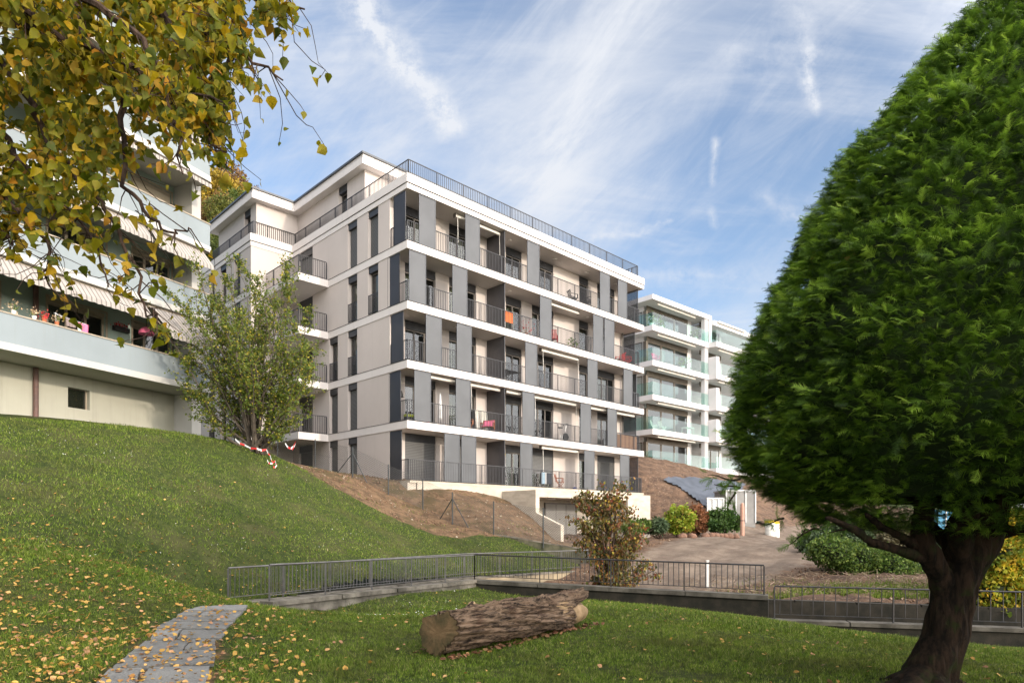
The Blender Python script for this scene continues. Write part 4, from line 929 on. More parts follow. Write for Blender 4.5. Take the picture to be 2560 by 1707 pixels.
# ------------------------------------------------------------------ stone path
def pathslabs():
    mb = MB(); n = 13
    def cv(C, t):
        x = t*(len(C)-1); i = min(int(x), len(C)-2); return C[i]+(C[i+1]-C[i])*(x-i)
    ts = [0, .10, .21, .31, .42, .52, .62, .72, .82, .92, 1]
    for i in range(len(ts)-1):
        a, b = ts[i]+.006, ts[i+1]-.008
        l0, l1, r0, r1 = cv(PATHL, a), cv(PATHL, b), cv(PATHR, a), cv(PATHR, b)
        cuts = [0, 1] if i % 3 == 2 else [0, random.uniform(.3, .7), 1]
        for c0, c1 in zip(cuts[:-1], cuts[1:]):
            c0_ = c0+(.016 if c0 > 0 else random.uniform(-.03, .03)); c1_ = c1-(.016 if c1 < 1 else random.uniform(-.03, .03))
            q = [l0+(r0-l0)*c0_, l0+(r0-l0)*c1_, l1+(r1-l1)*(c1_+random.uniform(-.05, .05)), l1+(r1-l1)*c0_]
            N = 5; pl = []
            for e in range(4):
                A, B = q[e], q[(e+1) % 4]
                for s in range(N):
                    v = A+(B-A)*s/N; k = .012 if s else .0; pl.append((v[0]+random.uniform(-k, k), v[1]+random.uniform(-k, k)))
            dz_ = random.uniform(-.012, .012); zz = [float(h1(*p))+.035+dz_+random.uniform(-.003, .003) for p in pl]
            mb.prism(pl, [z-.08 for z in zz], zz)
    m, t = newmat('path_stone'); pos = geo(t)
    c = t.mix(t.mapr(t.noise(pos, 2.2, 7, .65), .35, .65), (.20, .20, .195), (.12, .12, .12)); c = t.mix(t.mapr(t.noise(pos, 40, 4), .35, .65, 0, .5), c, (.26, .26, .25)); rnd = t.add('ShaderNodeNewGeometry').outputs['Random Per Island']; c = t.mix(t.m('MULTIPLY', rnd, .55), c, (.10, .10, .095)); c = t.mix(t.mapr(t.noise(pos, 6, 6, .7), .60, .72, 0, .6), c, (.07, .075, .05))
    finish(t, principled(t, c, .75, 0, t.noise(pos, 25, 6, .7), .02, .5, .3).outputs[0]); mt['stone'] = m
    return mb.build('path', m, kind='structure')
pathslabs()
# ------------------------------------------------------------------ log
def make_log():
    A = np.array([-.90, 8.05, -1.33]); B = np.array([1.22, 10.9, -1.43])
    t = thing('log', 'thick bark covered tree log lying on the lawn in front of the wall', 'log', (A[0], A[1], -1.6))
    n, m_ = 170, 168; ax = (B-A)/np.linalg.norm(B-A); L = np.linalg.norm(B-A); sd_ = np.cross(ax, [0, 0, 1]); sd_ /= np.linalg.norm(sd_); up = np.cross(sd_, ax)
    def pt(u, a, bark=1):
        s = u*L; r = .262+.02*math.sin(u*7)-.035*u
        r += .045*math.sin(2*a+3.5*u+.6)+.022*math.sin(3*a-5*u)
        # ragged root flare at the far end
        if u > .74:
            f = (u-.74)/.26; r += f*f*(.03*max(0, math.cos(a-1.6))**3+.05*max(0, math.cos(a+.45))**2-.02)
        tw = a+.9*u
        rid = mnoise.noise(Vector((math.cos(tw)*5.5, math.sin(tw)*5.5, s*.9)))
        rid2 = mnoise.noise(Vector((math.cos(tw)*15, math.sin(tw)*15, s*2.4+5)))
        r += bark*(.042*(abs(rid)*2-.4)+.022*(1-abs(rid2)*2.6))
        for (ku, ka, kr, kh) in ((.17, 1.5, .12, .075), (.27, 1.2, .10, .05), (.62, 1.15, .14, .06), (.78, .2, .13, .07), (.45, 2.2, .12, .06)):
            d2 = ((u-ku)*L)**2+(((a-ka+math.pi) % (2*math.pi)-math.pi)*.28)**2; e = math.sqrt(d2)/kr
            if e < 1.6: r += kh*math.exp(-e*e*1.6)+.015*math.sin(e*14)*math.exp(-e*e)
        p = A+ax*s+(sd_*math.cos(a)+up*math.sin(a))*r
        p = p+np.array([0, 0, .05*math.sin(u*3.1)])
        if u > .72: p = p+np.array([.0, 0, .06*((u-.72)/.28)**2*max(0, math.sin(a))])-(ax*((u-.72)/.28)**2*(.85+.20*math.sin(2*a+2.2)+.07*math.sin(5*a)+.03*math.sin(11*a))*(1-.9*max(0, math.sin(a+.25))**4) if bark == 1 else 0)
        g0 = h1(p[0], p[1])-.03
        if p[2] < g0: p[2] = g0
        return p
    vs = []; fs = []
    for i in range(n+1):
        for k in range(m_): vs.append(pt(i/n, 2*math.pi*k/m_))
    for i in range(n):
        for k in range(m_): a = i*m_+k; b = i*m_+(k+1) % m_; fs.append((a, b, b+m_, a+m_))
    m, tt = newmat('bark'); pos = geo(tt)
    # object-space grain along the log
    tc = tt.add('ShaderNodeTexCoord'); mp_ = tt.add('ShaderNodeMapping', vector_type='TEXTURE'); tt.l.new(tc.outputs['Object'], mp_.inputs[0])
    mp_.inputs['Rotation'].default_value = (0, 0, math.atan2(ax[1], ax[0])); mp_.inputs['Scale'].default_value = (5, 1, 1)
    g1 = tt.noise(mp_.outputs[0], 15, 8, .72, .5); g2 = tt.noise(mp_.outputs[0], 44, 5, .7, .3); g3 = tt.noise(pos, 2.4, 5)
    c = tt.mix(tt.mapr(g1, .42, .58), (.016, .010, .007), (.25, .17, .115)); c = tt.mix(tt.mapr(g2, .40, .65, 0, .55), c, (.24, .17, .12)); c = tt.mix(tt.mapr(g3, .5, .72, 0, .5), c, (.10, .045, .025))
    finish(tt, principled(tt, c, .9, 0, tt.m('ADD', g1, tt.m('MULTIPLY', g2, .5)), .05, 1.0, .2).outputs[0]); mt['bark'] = m
    put('bark', meshfrom('bark', np.array(vs)-np.array(t.location), fs, m, True), t)
    mt['cutwood'] = M('cut_wood', (.40, .27, .15), (.20, .13, .06), .8, 5, .8, 30); mt['endwood'] = M('mossy_end_grain', (.17, .105, .05), (.05, .042, .016), .9, 5, .8, 30, detail=7)
    cv = [A+np.array([.01, .0, 0])-ax*.012]; 
    for rr in (.33, .66, .985):
        for k in range(m_):
            p = pt(0, 2*math.pi*k/m_); cc = A-ax*.012; v = cc+(p-cc)*rr-ax*(.012+.010*mnoise.noise(Vector((p[0]*9, p[2]*9, rr*3)))); cv.append(v)
    cf = [(0, 1+(k+1) % m_, 1+k) for k in range(m_)]+[(1+r_*m_+k, 1+r_*m_+(k+1) % m_, 1+(r_+1)*m_+(k+1) % m_, 1+(r_+1)*m_+k) for r_ in (0, 1) for k in range(m_)]
    put('cut_end', meshfrom('cut_end', np.array(cv)-np.array(t.location), cf, mt['endwood'], True), t)
    # pale torn wood at the far end: lobed mass wrapping the break
    cv = []; N2_ = 48; R2 = 18
    for i in range(R2+1):
        u = i/R2
        for k in range(N2_):
            a = 2*math.pi*k/N2_; p = pt(.70, a, .3); cc = A+ax*L*.70+np.array([0, 0, -.01])+np.array([.03, 0, -.02]); e = (1-u**3.2)
            q = cc+(p-cc)*(.99*e**.5*(1+.16*math.sin(3*a+.4)*u)+.22*u*math.sin(2*a+.9)*(1-u))+ax*(u*.98+.22*math.sin(2*a-.6)*u*(1-u)+.10*math.sin(5*a)*(1-u)*u)
            q[2] = max(q[2], h1(q[0], q[1])-.02); cv.append(q)
    cf = [(i*N2_+k, i*N2_+(k+1) % N2_, (i+1)*N2_+(k+1) % N2_, (i+1)*N2_+k) for i in range(R2) for k in range(N2_)]
    put('torn_end', meshfrom('torn_end', np.array(cv)-np.array(t.location), cf, mt['cutwood'], True), t)
    kp = pt(.17, 1.5)-np.array(t.location); o = MB().lathe((0, 0, 0), [(.06, -.05), (.052, .004), (.03, .010), (.0, .008)], 18).build('knot', mt['cutwood'], t, smooth=True); o.location = kp-np.array([0, 0, .02]); o.rotation_euler = (R(38), R(-12), 0)
make_log()

# ------------------------------------------------------------------ vegetation helpers
def branch_path(p, q, sag=.0, wig=.12, n=7):
    p = np.array(p, float); q = np.array(q, float); L = np.linalg.norm(q-p); o = rng.normal(size=3)*wig*L; o2 = rng.normal(size=3)*wig*L*.4; out = []
    for i in range(n+1):
        u = i/n; v = p+(q-p)*u+o*math.sin(math.pi*u)+o2*math.sin(2*math.pi*u); v[2] += sag*L*4*u*(1-u); out.append(v)
    return out
def along(path, u):
    x = u*(len(path)-1); i = min(int(x), len(path)-2); return path[i]+(path[i+1]-path[i])*(x-i)
def leafmesh(name, pts, tv, tf, size, mat, parent, off, bias=0, jit=(.6, 1.3), rots=None):
    pts = np.asarray(pts)-np.array(off); n = len(pts)
    v, f = scatter(tv, tf, pts, quat_rots(n, bias) if rots is None else rots, size*rng.uniform(*jit, n)); return put(name, meshfrom(name, v, f, mat), parent)
def bush_cloud(centers, radii, n, lump=.35):
    """points scattered through overlapping lumps, denser at the skin"""
    out = []; c = np.array(centers, float); r = np.array(radii, float); w = (r[:, 0]*r[:, 1]*r[:, 2])**.67; w /= w.sum(); k = rng.choice(len(c), n, p=w)
    d = rng.normal(size=(n, 3)); d /= np.linalg.norm(d, axis=1, keepdims=True); rad = rng.uniform(.35, 1, n)**.45
    s = 1+lump*np.sin(d[:, 0]*5+k)*np.sin(d[:, 1]*6+2*k)*np.sin(d[:, 2]*5)
    return c[k]+d*r[k]*(rad*s)[:, None]
def trunk_mat(name, c1, c2, moss=None):
    m, t = newmat(name); pos = geo(t); mp_ = t.add('ShaderNodeMapping'); t.l.new(pos, mp_.inputs[0]); mp_.inputs['Scale'].default_value = (1, 1, .22)
    g1 = t.noise(mp_.outputs[0], 14, 6, .7); c = t.mix(t.mapr(g1, .35, .65), c1, c2)
    if moss: c = t.mix(t.mapr(t.noise(pos, 5, 6, .7), .50, .66, 0, .9), c, moss)
    finish(t, principled(t, c, .95, 0, g1, .03, .9, .15).outputs[0]); return m
mt['stem'] = trunk_mat('grey_stem_bark', (.055, .045, .035), (.11, .09, .07)); mt['darkbark'] = trunk_mat('dark_bark', (.028, .02, .016), (.075, .048, .034)); mt['conbark'] = trunk_mat('conifer_bark', (.007, .0055, .004), (.036, .022, .014), (.020, .026, .007))

# multi-stemmed tree on the crest
def crest_tree():
    b0 = hit(590, 1038, h1, 10); dep = b0[1]; t = thing('multi_stem_tree', 'small multi stemmed tree with thin yellow green leaves on the crest of the lawn', 'tree', tuple(b0))
    tips = [(385, 670, -.6), (455, 612, .2), (545, 585, .6), (520, 640, -.8), (590, 640, .9), (655, 606, -.3), (640, 690, 1.1), (705, 715, .2), (722, 850, -.5), (690, 900, .7), (425, 880, .3), (370, 750, -.9), (480, 745, .5), (560, 730, -1.2), (610, 760, 1.2), (650, 800, -.9), (440, 790, 0), (700, 800, .8), (420, 820, .6), (665, 960, -.4), (680, 745, -.7), (495, 690, -.3), (600, 690, 0), (575, 820, .9)]
    tm = MB(); L = []
    for dx, dy, dz in tips:
        q = G(dx, dy, dep+dz*1.2); p0 = b0+[rng.normal()*.16, rng.normal()*.16, -.1]
        path = branch_path(p0, q, 0, .05, 9); r0 = rng.uniform(.045, .085)
        tm.tube(path, [r0*(1-u/9)**.9+.006 for u in range(10)], 7)
        big = np.linalg.norm(q-p0)
        for k in range(int(9+big*6)):
            u = rng.uniform(.26, 1); s = along(path, u); dirn = (q-p0)/big*.7+rng.normal(size=3)*.55; dirn[2] = abs(dirn[2])*.6+.1; ln = rng.uniform(.25, .95)*(1.15-.5*u)
            e = s+dirn*ln; tw = branch_path(s, e, 0, .08, 4); tm.tube(tw, [.012, .009, .007, .005, .003], 4, False)
            m_ = int(14+26*ln); uu = rng.uniform(.15, 1.05, m_)
            for w in uu: L.append(along(tw, min(w, 1))+rng.normal(size=3)*.055)
    # smaller limbs filling the crown outline
    OUT = [(450, 600), (545, 572), (690, 598), (738, 720), (740, 860), (705, 965), (655, 1010), (600, 960), (490, 930), (415, 930), (370, 780), (372, 660)]
    k = 0
    while k < 60:
        dx, dy = rng.uniform(365, 745), rng.uniform(570, 1010)
        if not inside(OUT, np.array([dx]), np.array([dy]))[0]: continue
        k += 1; q = G(dx, dy, dep+rng.normal()*1.1); u0 = rng.uniform(.25, .6); s = b0+(q-b0)*[u0*.75, u0*.9, u0*.8]; s[2] = b0[2]+(q[2]-b0[2])*u0*.8
        path = branch_path(s, q, .03, .08, 5); tm.tube(path, [.022, .018, .014, .011, .008, .005], 5, False)
        for j in range(9):
            s2 = along(path, rng.uniform(.3, 1)); e = s2+rng.normal(size=3)*.26+[0, 0, .12]; tw = branch_path(s2, e, 0, .08, 3); tm.tube(tw, [.007, .006, .004, .003], 4, False)
            for w in rng.uniform(.1, 1.05, 13): L.append(along(tw, min(w, 1))+rng.normal(size=3)*.06)
    tm.build('trunk', mt['stem'], t, b0)
    mt['leaf_crest'] = foliage('crest_tree_leaf', [(0, (.060, .10, .016)), (.45, (.12, .17, .026)), (.80, (.20, .23, .035)), (.93, (.36, .31, .045)), (1, (.48, .38, .04))], trans=.4, nmix=.3)
    leafmesh('crown', L, QL_V*[1.25, 1, 1], QL_F, .088, mt['leaf_crest'], t, b0)
    return b0
CB = crest_tree()
# red and white tape wound round it
def tape(label, pts, w=.032):
    mb = MB(); wh = MB(); pts = [Vector(p) for p in pts]
    path = []
    for a, b in zip(pts[:-1], pts[1:]):
        n = max(2, int((b-a).length/.22))
        for i in range(n): path.append(a.lerp(b, i/n)+Vector((0, 0, -.05*math.sin(math.pi*i/n))))
    path.append(pts[-1]); t = thing('barrier_tape', label, 'barrier tape', tuple(path[0]), 0, None)
    for i in range(len(path)-1):
        a, b = path[i], path[i+1]; o = Vector((0, 0, w)); (mb if i % 2 else wh).raw([a-o, b-o, b+o, a+o], [(0, 1, 2, 3)])
    mb.build('red_section', mt['red'], t, t.location); wh.build('white_section', mt['cloth_w'], t, t.location)
d0 = CB[1]-.5
tape('red and white tape tied round the stems of the crest tree', [G(540, 1008, d0), G(562, 1022, d0), G(590, 1030, d0-.2), G(612, 1032, d0), G(620, 1045, d0), G(627, 1062, d0)])
tape('red and white tape hanging from the right side twigs of the crest tree', [G(655, 1018, d0), G(668, 1030, d0), G(680, 1014, d0), G(671, 1032, d0), G(671, 1062, d0)], .04)
tape('crumpled red and white tape end lying on the grass below the crest tree', [G(614, 1056, d0-.3), G(620, 1064, d0-.3), G(632, 1058, d0-.3), G(636, 1068, d0-.3), G(628, 1072, d0-.4)])
# autumn shrub behind the railing
def autumn():
    b0 = P(1524, 0, 22.3); b0[2] = -2.6; t = thing('autumn_shrub', 'tall shrub with drooping brown, red and yellow autumn leaves behind the dark railing', 'shrub', tuple(b0))
    tm = MB(); L = []; tips = [(1325, 1150, 0), (1345, 1130, .3), (1385, 1122, -.3), (1420, 1118, .2), (1445, 1125, -.2), (1325, 1200, -.4), (1340, 1215, .4), (1485, 1190, .3), (1500, 1215, -.3), (1490, 1285, .5), (1360, 1280, -.5), (1365, 1330, .2), (1450, 1335, -.4), (1425, 1260, -.6), (1400, 1190, .5), (1450, 1170, .5), (1375, 1240, .3), (1500, 1310, .1), (1400, 1320, -.5), (1470, 1240, -.5), (1365, 1175, -.2), (1335, 1245, .1), (1440, 1290, .4), (1395, 1150, -.1), (1410, 1290, .2)]
    for dx, dy, dz in tips:
        q = G(dx, dy, 22.3+dz*1.3); p0 = b0+[rng.normal()*.12, rng.normal()*.12, 0]; mid = np.array([(p0[0]*1.2+q[0]*.8)/2, (p0[1]+q[1])/2, max(q[2]-.6, p0[2]+.5)])
        path = branch_path(p0, mid, 0, .05, 4)+branch_path(mid, q, .05, .06, 4)[1:]
        tm.tube(path, [.028*(1-i/9)+.005 for i in range(len(path))], 6)
        for k in range(13):
            s = along(path, rng.uniform(.35, 1)); e = s+rng.normal(size=3)*[.22, .22, .16]+[0, 0, .06]; tw = branch_path(s, e, .1, .1, 3); tm.tube(tw, [.008, .006, .005, .003], 4, False)
            for w in rng.uniform(.1, 1, 20): L.append(along(tw, w)+rng.normal(size=3)*[.09, .09, .07])
    tm.build('stems', mt['darkbark'], t, b0); L = np.array(L)
    # leaves hang: tip direction downwards
    n = len(L); y = rng.normal(size=(n, 3))*.5; y[:, 2] -= 1; y /= np.linalg.norm(y, axis=1, keepdims=True); z = rng.normal(size=(n, 3)); z -= (z*y).sum(1, keepdims=True)*y; z /= np.linalg.norm(z, axis=1, keepdims=True)
    rots = np.stack([np.cross(y, z), y, z], 2)
    mt['leaf_aut'] = foliage('autumn_shrub_leaf', [(0, (.06, .075, .028)), (.28, (.10, .095, .032)), (.48, (.15, .085, .04)), (.66, (.24, .06, .035)), (.80, (.32, .16, .04)), (.92, (.38, .30, .04)), (1, (.14, .19, .03))], trans=.35, nscale=.9, nmix=.6, ncol=(.10, .10, .03))
    leafmesh('foliage', L, QL_V*[1.2, 1, 1], QL_F, .108, mt['leaf_aut'], t, b0, rots=rots)
autumn()
def shrub(name, label, cat, base, cen, rad, n, size, mat, tv=QL_V, tf=QL_F, bias=0, core=None, lump=.3, stems=9):
    t = thing(name, label, cat, tuple(base)); pts = bush_cloud(cen, rad, n, lump); leafmesh('foliage', pts, tv, tf, size, mt[mat], t, base, bias)
    s = MB(); sel = pts[rng.choice(n, stems)]
    for q in sel: s.tube(branch_path(base, base+(q-base)*.85, 0, .08, 4), [.03, .025, .018, .012, .006], 6)
    s.build('stem', mt['darkbark'], t, base)
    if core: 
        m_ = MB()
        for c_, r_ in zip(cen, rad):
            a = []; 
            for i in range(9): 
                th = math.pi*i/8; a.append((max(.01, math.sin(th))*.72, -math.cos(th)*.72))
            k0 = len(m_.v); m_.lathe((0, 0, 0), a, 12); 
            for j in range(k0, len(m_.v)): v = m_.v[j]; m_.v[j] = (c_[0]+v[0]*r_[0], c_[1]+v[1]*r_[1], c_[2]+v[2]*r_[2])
        m_.build('dark_core', mt[core], t, base)  # solid dark lumps standing in for the shaded inside of the shrub
    return t
mt['core_g'] = M('core_shade_green', (.02, .028, .010), (.012, .016, .007), 1, 4, .8, 14); mt['core_b'] = M('core_shade_brown', (.07, .035, .018), (.04, .022, .012), 1, 4, .8, 14)  # shade between the leaves is put into these dark core colours
mt['lf_lime'] = foliage('lime_needles', [(0, (.16, .24, .02)), (.6, (.27, .36, .03)), (.85, (.36, .36, .04)), (1, (.42, .22, .04))], trans=.3); mt['lf_brown'] = foliage('brown_dry_needles', [(0, (.16, .065, .03)), (1, (.30, .13, .06))], trans=.2)
mt['lf_hedge'] = foliage('dark_hedge_leaf', [(0, (.02, .05, .012)), (.6, (.045, .10, .02)), (1, (.10, .18, .035))], trans=.25); mt['lf_blue'] = foliage('grey_green_leaf', [(0, (.035, .065, .03)), (1, (.09, .13, .06))], trans=.25)
mt['lf_yellow'] = foliage('yellow_vine_leaf', [(0, (.16, .22, .02)), (.35, (.34, .36, .03)), (.7, (.58, .46, .04)), (1, (.66, .36, .04))], trans=.45, nscale=.9, nmix=.8, ncol=(.07, .13, .02)); mt['lf_mid'] = foliage('mid_green_leaf', [(0, (.04, .085, .016)), (.6, (.10, .17, .03)), (1, (.20, .26, .05))], trans=.35)
mt['lf_far'] = foliage('far_twiggy_leaf', [(0, (.06, .055, .03)), (1, (.15, .13, .07))], trans=.2)
def gpt(dx, dy, dep, h=None):
    p = G(dx, dy, dep); 
    if h: p[2] = float(h(p[0], p[1]))
    return p
def shr(name, label, base_d, dep, blobs, n, size, mat, core=None, depth_r=1.0, cat='shrub', **k):
    """blobs: (dx, dy, half width, half height) in reference units"""
    b = gpt(base_d[0], base_d[1], dep, h2); s = DK/F*dep; c = []; r = []
    for dx, dy, w, hh in blobs: c.append(G(dx, dy, dep+rng.normal()*.2)); r.append((w*s, depth_r*w*s, hh*s))
    return shrub(name, label, cat, b, np.array(c), np.array(r), n, size, mat, core=core, **k)
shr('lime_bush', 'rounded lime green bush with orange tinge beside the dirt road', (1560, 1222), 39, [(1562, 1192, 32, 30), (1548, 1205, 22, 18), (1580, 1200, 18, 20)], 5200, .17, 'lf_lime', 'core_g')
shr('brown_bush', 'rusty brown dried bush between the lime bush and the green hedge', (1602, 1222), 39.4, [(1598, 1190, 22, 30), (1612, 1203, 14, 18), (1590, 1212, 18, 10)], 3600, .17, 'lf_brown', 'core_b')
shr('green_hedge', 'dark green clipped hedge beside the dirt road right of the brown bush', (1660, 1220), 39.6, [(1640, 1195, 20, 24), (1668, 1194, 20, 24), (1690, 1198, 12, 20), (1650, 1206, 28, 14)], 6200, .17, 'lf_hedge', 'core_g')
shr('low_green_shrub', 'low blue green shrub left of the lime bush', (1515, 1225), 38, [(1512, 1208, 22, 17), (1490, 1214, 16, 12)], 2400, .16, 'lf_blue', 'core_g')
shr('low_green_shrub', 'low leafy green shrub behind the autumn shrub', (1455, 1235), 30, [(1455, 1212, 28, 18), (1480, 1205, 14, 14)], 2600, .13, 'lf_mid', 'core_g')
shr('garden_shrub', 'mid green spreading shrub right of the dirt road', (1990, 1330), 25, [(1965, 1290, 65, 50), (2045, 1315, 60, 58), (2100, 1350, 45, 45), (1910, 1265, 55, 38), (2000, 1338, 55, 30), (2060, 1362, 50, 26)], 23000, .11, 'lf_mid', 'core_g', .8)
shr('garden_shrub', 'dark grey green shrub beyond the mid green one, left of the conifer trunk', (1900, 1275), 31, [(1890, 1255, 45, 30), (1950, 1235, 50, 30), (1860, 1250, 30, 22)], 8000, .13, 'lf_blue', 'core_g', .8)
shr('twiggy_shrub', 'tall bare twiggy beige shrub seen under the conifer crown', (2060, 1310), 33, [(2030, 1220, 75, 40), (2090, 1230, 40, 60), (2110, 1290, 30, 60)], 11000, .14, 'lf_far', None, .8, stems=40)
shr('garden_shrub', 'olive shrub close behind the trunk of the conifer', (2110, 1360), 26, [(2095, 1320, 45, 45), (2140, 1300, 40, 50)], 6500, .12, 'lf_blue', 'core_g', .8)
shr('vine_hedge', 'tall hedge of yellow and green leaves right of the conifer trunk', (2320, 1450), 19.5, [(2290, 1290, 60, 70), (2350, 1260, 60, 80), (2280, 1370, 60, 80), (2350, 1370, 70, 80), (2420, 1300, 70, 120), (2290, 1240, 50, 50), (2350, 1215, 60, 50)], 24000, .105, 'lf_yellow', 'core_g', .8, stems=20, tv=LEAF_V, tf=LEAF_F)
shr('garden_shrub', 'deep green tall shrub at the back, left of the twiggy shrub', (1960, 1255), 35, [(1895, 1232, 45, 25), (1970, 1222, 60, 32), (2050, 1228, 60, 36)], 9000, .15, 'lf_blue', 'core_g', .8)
# boulders in front of the hedge
mt['boulder'] = M('reddish_boulder', (.22, .12, .08), (.12, .07, .05), .9, 6, .8, 14)
def boulder(p, r, label, group):
    v = []; f = []; n, m_ = 10, 8; sd_ = rng.uniform(0, 50)
    for i in range(m_+1):
        th = math.pi*i/m_
        for k in range(n):
            a = 2*math.pi*k/n; d = Vector((math.sin(th)*math.cos(a), math.sin(th)*math.sin(a), math.cos(th))); rr = r*(1+.25*mnoise.noise(d*1.6+Vector((sd_, 0, 0)))); v.append((d.x*rr*1.1, d.y*rr, d.z*rr*.85))
    for i in range(m_):
        for k in range(n): f.append((i*n+k, (i+1)*n+k, (i+1)*n+(k+1) % n, i*n+(k+1) % n))
    o = put('boulder', meshfrom('boulder', v, f, mt['boulder'], True)); o.location = p; o['label'] = label; o['category'] = 'rock'; o['group'] = group
for i, (dx, lb) in enumerate(((1567, 'left end of the row, under the lime bush'), (1590, 'second from the left'), (1621, 'third from the left'), (1634, 'fourth from the left'), (1645, 'fifth from the left, middle of the hedge'), (1656, 'sixth from the left, small'), (1666, 'seventh from the left'), (1677, 'second from the right end'), (1690, 'right end of the row, by the pink post'))):
    p = gpt(dx, 1228-.25*i, 38.2, h2); boulder(tuple(p+[0, 0, .06]), rng.uniform(.20, .28), 'reddish rock edging the hedge, '+lb, 'edging rocks')
# ------------------------------------------------------------------ building site things
def tarp():
    pl = [hit(*p, h2, 30) for p in ((1522, 1104), (1560, 1122), (1600, 1150), (1626, 1170), (1668, 1160), (1700, 1135), (1712, 1113), (1640, 1103))]
    poly = [(p[0], p[1]) for p in pl]; xs = np.arange(6, 34, .18); ys = np.arange(36, 66, .18); X, Y = np.meshgrid(xs, ys)
    Z = h2(X, Y)+.13+.05*np.sin(X*2.1+Y*1.3)+.04*fbm(X, Y, 2.5, 31); idx = np.arange(X.size).reshape(X.shape); q = np.stack([idx[:-1, :-1], idx[:-1, 1:], idx[1:, 1:], idx[1:, :-1]], -1).reshape(-1, 4)
    k = inside(poly, (X[:-1, :-1]+.09).ravel(), (Y[:-1, :-1]+.09).ravel()); q = q[k]; used = np.unique(q); mp_ = -np.ones(X.size, int); mp_[used] = np.arange(len(used))
    v = np.c_[X.ravel(), Y.ravel(), Z.ravel()][used]
    mt['tarp'] = M('black_tarpaulin', (.075, .088, .115), (.045, .055, .075), .6, 1.5, .5, 6)
    o = put('tarpaulin', meshfrom('tarpaulin', v, mp_[q], mt['tarp'], True)); o['label'] = 'dark blue grey tarpaulin spread over the soil mound'; o['category'] = 'tarpaulin'
tarp()
def sitebox(name, label, cat, x0, x1, yt, yb, dep, mat, depth=2.0, parts=()):
    a = G(x0, yb, dep); b = G(x1, yt, dep); t = thing(name, label, cat, (a[0], dep, a[2])); w = b[0]-a[0]; hh = b[2]-a[2]
    MB().box(0, w, 0, depth, -.3, hh).build('body', mt[mat], t); MB().box(-.06, w+.06, -.06, depth+.06, hh+.002, hh+.10).build('roof', mt['alu'], t)
    fr = MB()
    for f in np.linspace(0, 1, 4): fr.box(w*f-.04, w*f+.04, -.05, -.002, 0, hh)
    fr.build('frame', mt['alu'], t); return t
mt['greybox'] = M('grey_sheeting', (.25, .245, .235), (.18, .175, .17), .6, 1.2); mt['paleboard'] = M('pale_board', (.58, .58, .57), (.48, .48, .47), .7, 1)
sitebox('site_shed', 'grey sheeted site shed with pale frame under the dark conifer branches', 'shed', 1668, 1735, 1128, 1200, 43, 'greybox', 2.5)
t = sitebox('board_fence', 'small white board panel left of the grey site shed', 'hoarding', 1625, 1662, 1146, 1205, 42.5, 'paleboard', .12)
p = G(1705, 1218, 38.5); t = thing('pink_post', 'weathered pinkish wooden post at the right end of the hedge', 'post', tuple(p)); mt['pinkpost'] = M('pinkish_wood', (.50, .27, .20), (.38, .24, .18), .8, 6); MB().lathe((0, 0, -.3), [(.12, 0), (.12, 1.6), (.10, 1.85), (.04, 1.9)], 12).build('shaft', mt['pinkpost'], t); MB().lathe((0, 0, .55), [(.135, 0), (.135, .06)], 12).build('collar', mt['frame'], t)
for i, (dx, w, lb) in enumerate(((1769, .30, 'larger white site barrel with yellow top at the road edge, left of its pair'), (1781.5, .22, 'narrower white site barrel with yellow top, right of its pair'))):
    p = gpt(dx, 1214, 41, h2); t = thing('site_barrel', lb, 'barrel', tuple(p), 0, 'site barrels'); MB().lathe((0, 0, -.1), [(w, 0), (w*1.04, .3), (w*.98, .62), (w, .88)], 18).build('body', mt['cer'], t); MB().lathe((0, 0, .782), [(w*1.05, 0), (w*1.06, .14), (w*.3, .16)], 18).build('rim', mt['yellow'], t)
t = thing('sheet_stack', 'stack of curved green and white sheets lying by the site shed', 'building material', tuple(gpt(1750, 1195, 44, h2)))
mt['greensheet'] = col('green_sheet', (.08, .28, .24))
for i, c_ in enumerate(('greensheet', 'cer', 'greensheet', 'cer')): 
    mb = MB(); 
    for k in range(8):
        a, b = math.pi*k/8, math.pi*(k+1)/8; mb.raw([(-.7*math.cos(a)+.12*i, 0, .35*math.sin(a)), (-.7*math.cos(b)+.12*i, 0, .35*math.sin(b)), (-.7*math.cos(b)+.12*i+.25, .9, .35*math.sin(b)), (-.7*math.cos(a)+.12*i+.25, .9, .35*math.sin(a))], [(0, 1, 2, 3)])
    mb.build('sheet', mt[c_], t)
mt['bluebox'] = M('blue_paint', (.06, .26, .42), (.045, .20, .34), .6, 2)
p = gpt(2160, 1300, 34, h2); t = thing('blue_cabin', 'blue painted cabin glimpsed through the fork of the conifer trunk', 'cabin', tuple(p)); MB().box(-.1, 1.5, 0, 1.5, -.3, 2.5).build('body', mt['bluebox'], t)
fr = MB()
for x in (.25, .62, .99, 1.3): fr.box(x, x+.06, -.04, -.002, 0, 2.4)
fr.build('trim', mt['cer'], t)

p = gpt(1625, 1352, 23.2, h2); t = thing('marker_post', 'slim white marker post standing in the rubble behind the dark railing', 'post', tuple(p)); MB().box(-.04, .04, -.035, .035, -.3, .92).build('shaft', mt['paleboard'], t); MB().box(-.05, .05, -.045, .045, .92, .96).build('cap', mt['paleboard'], t)

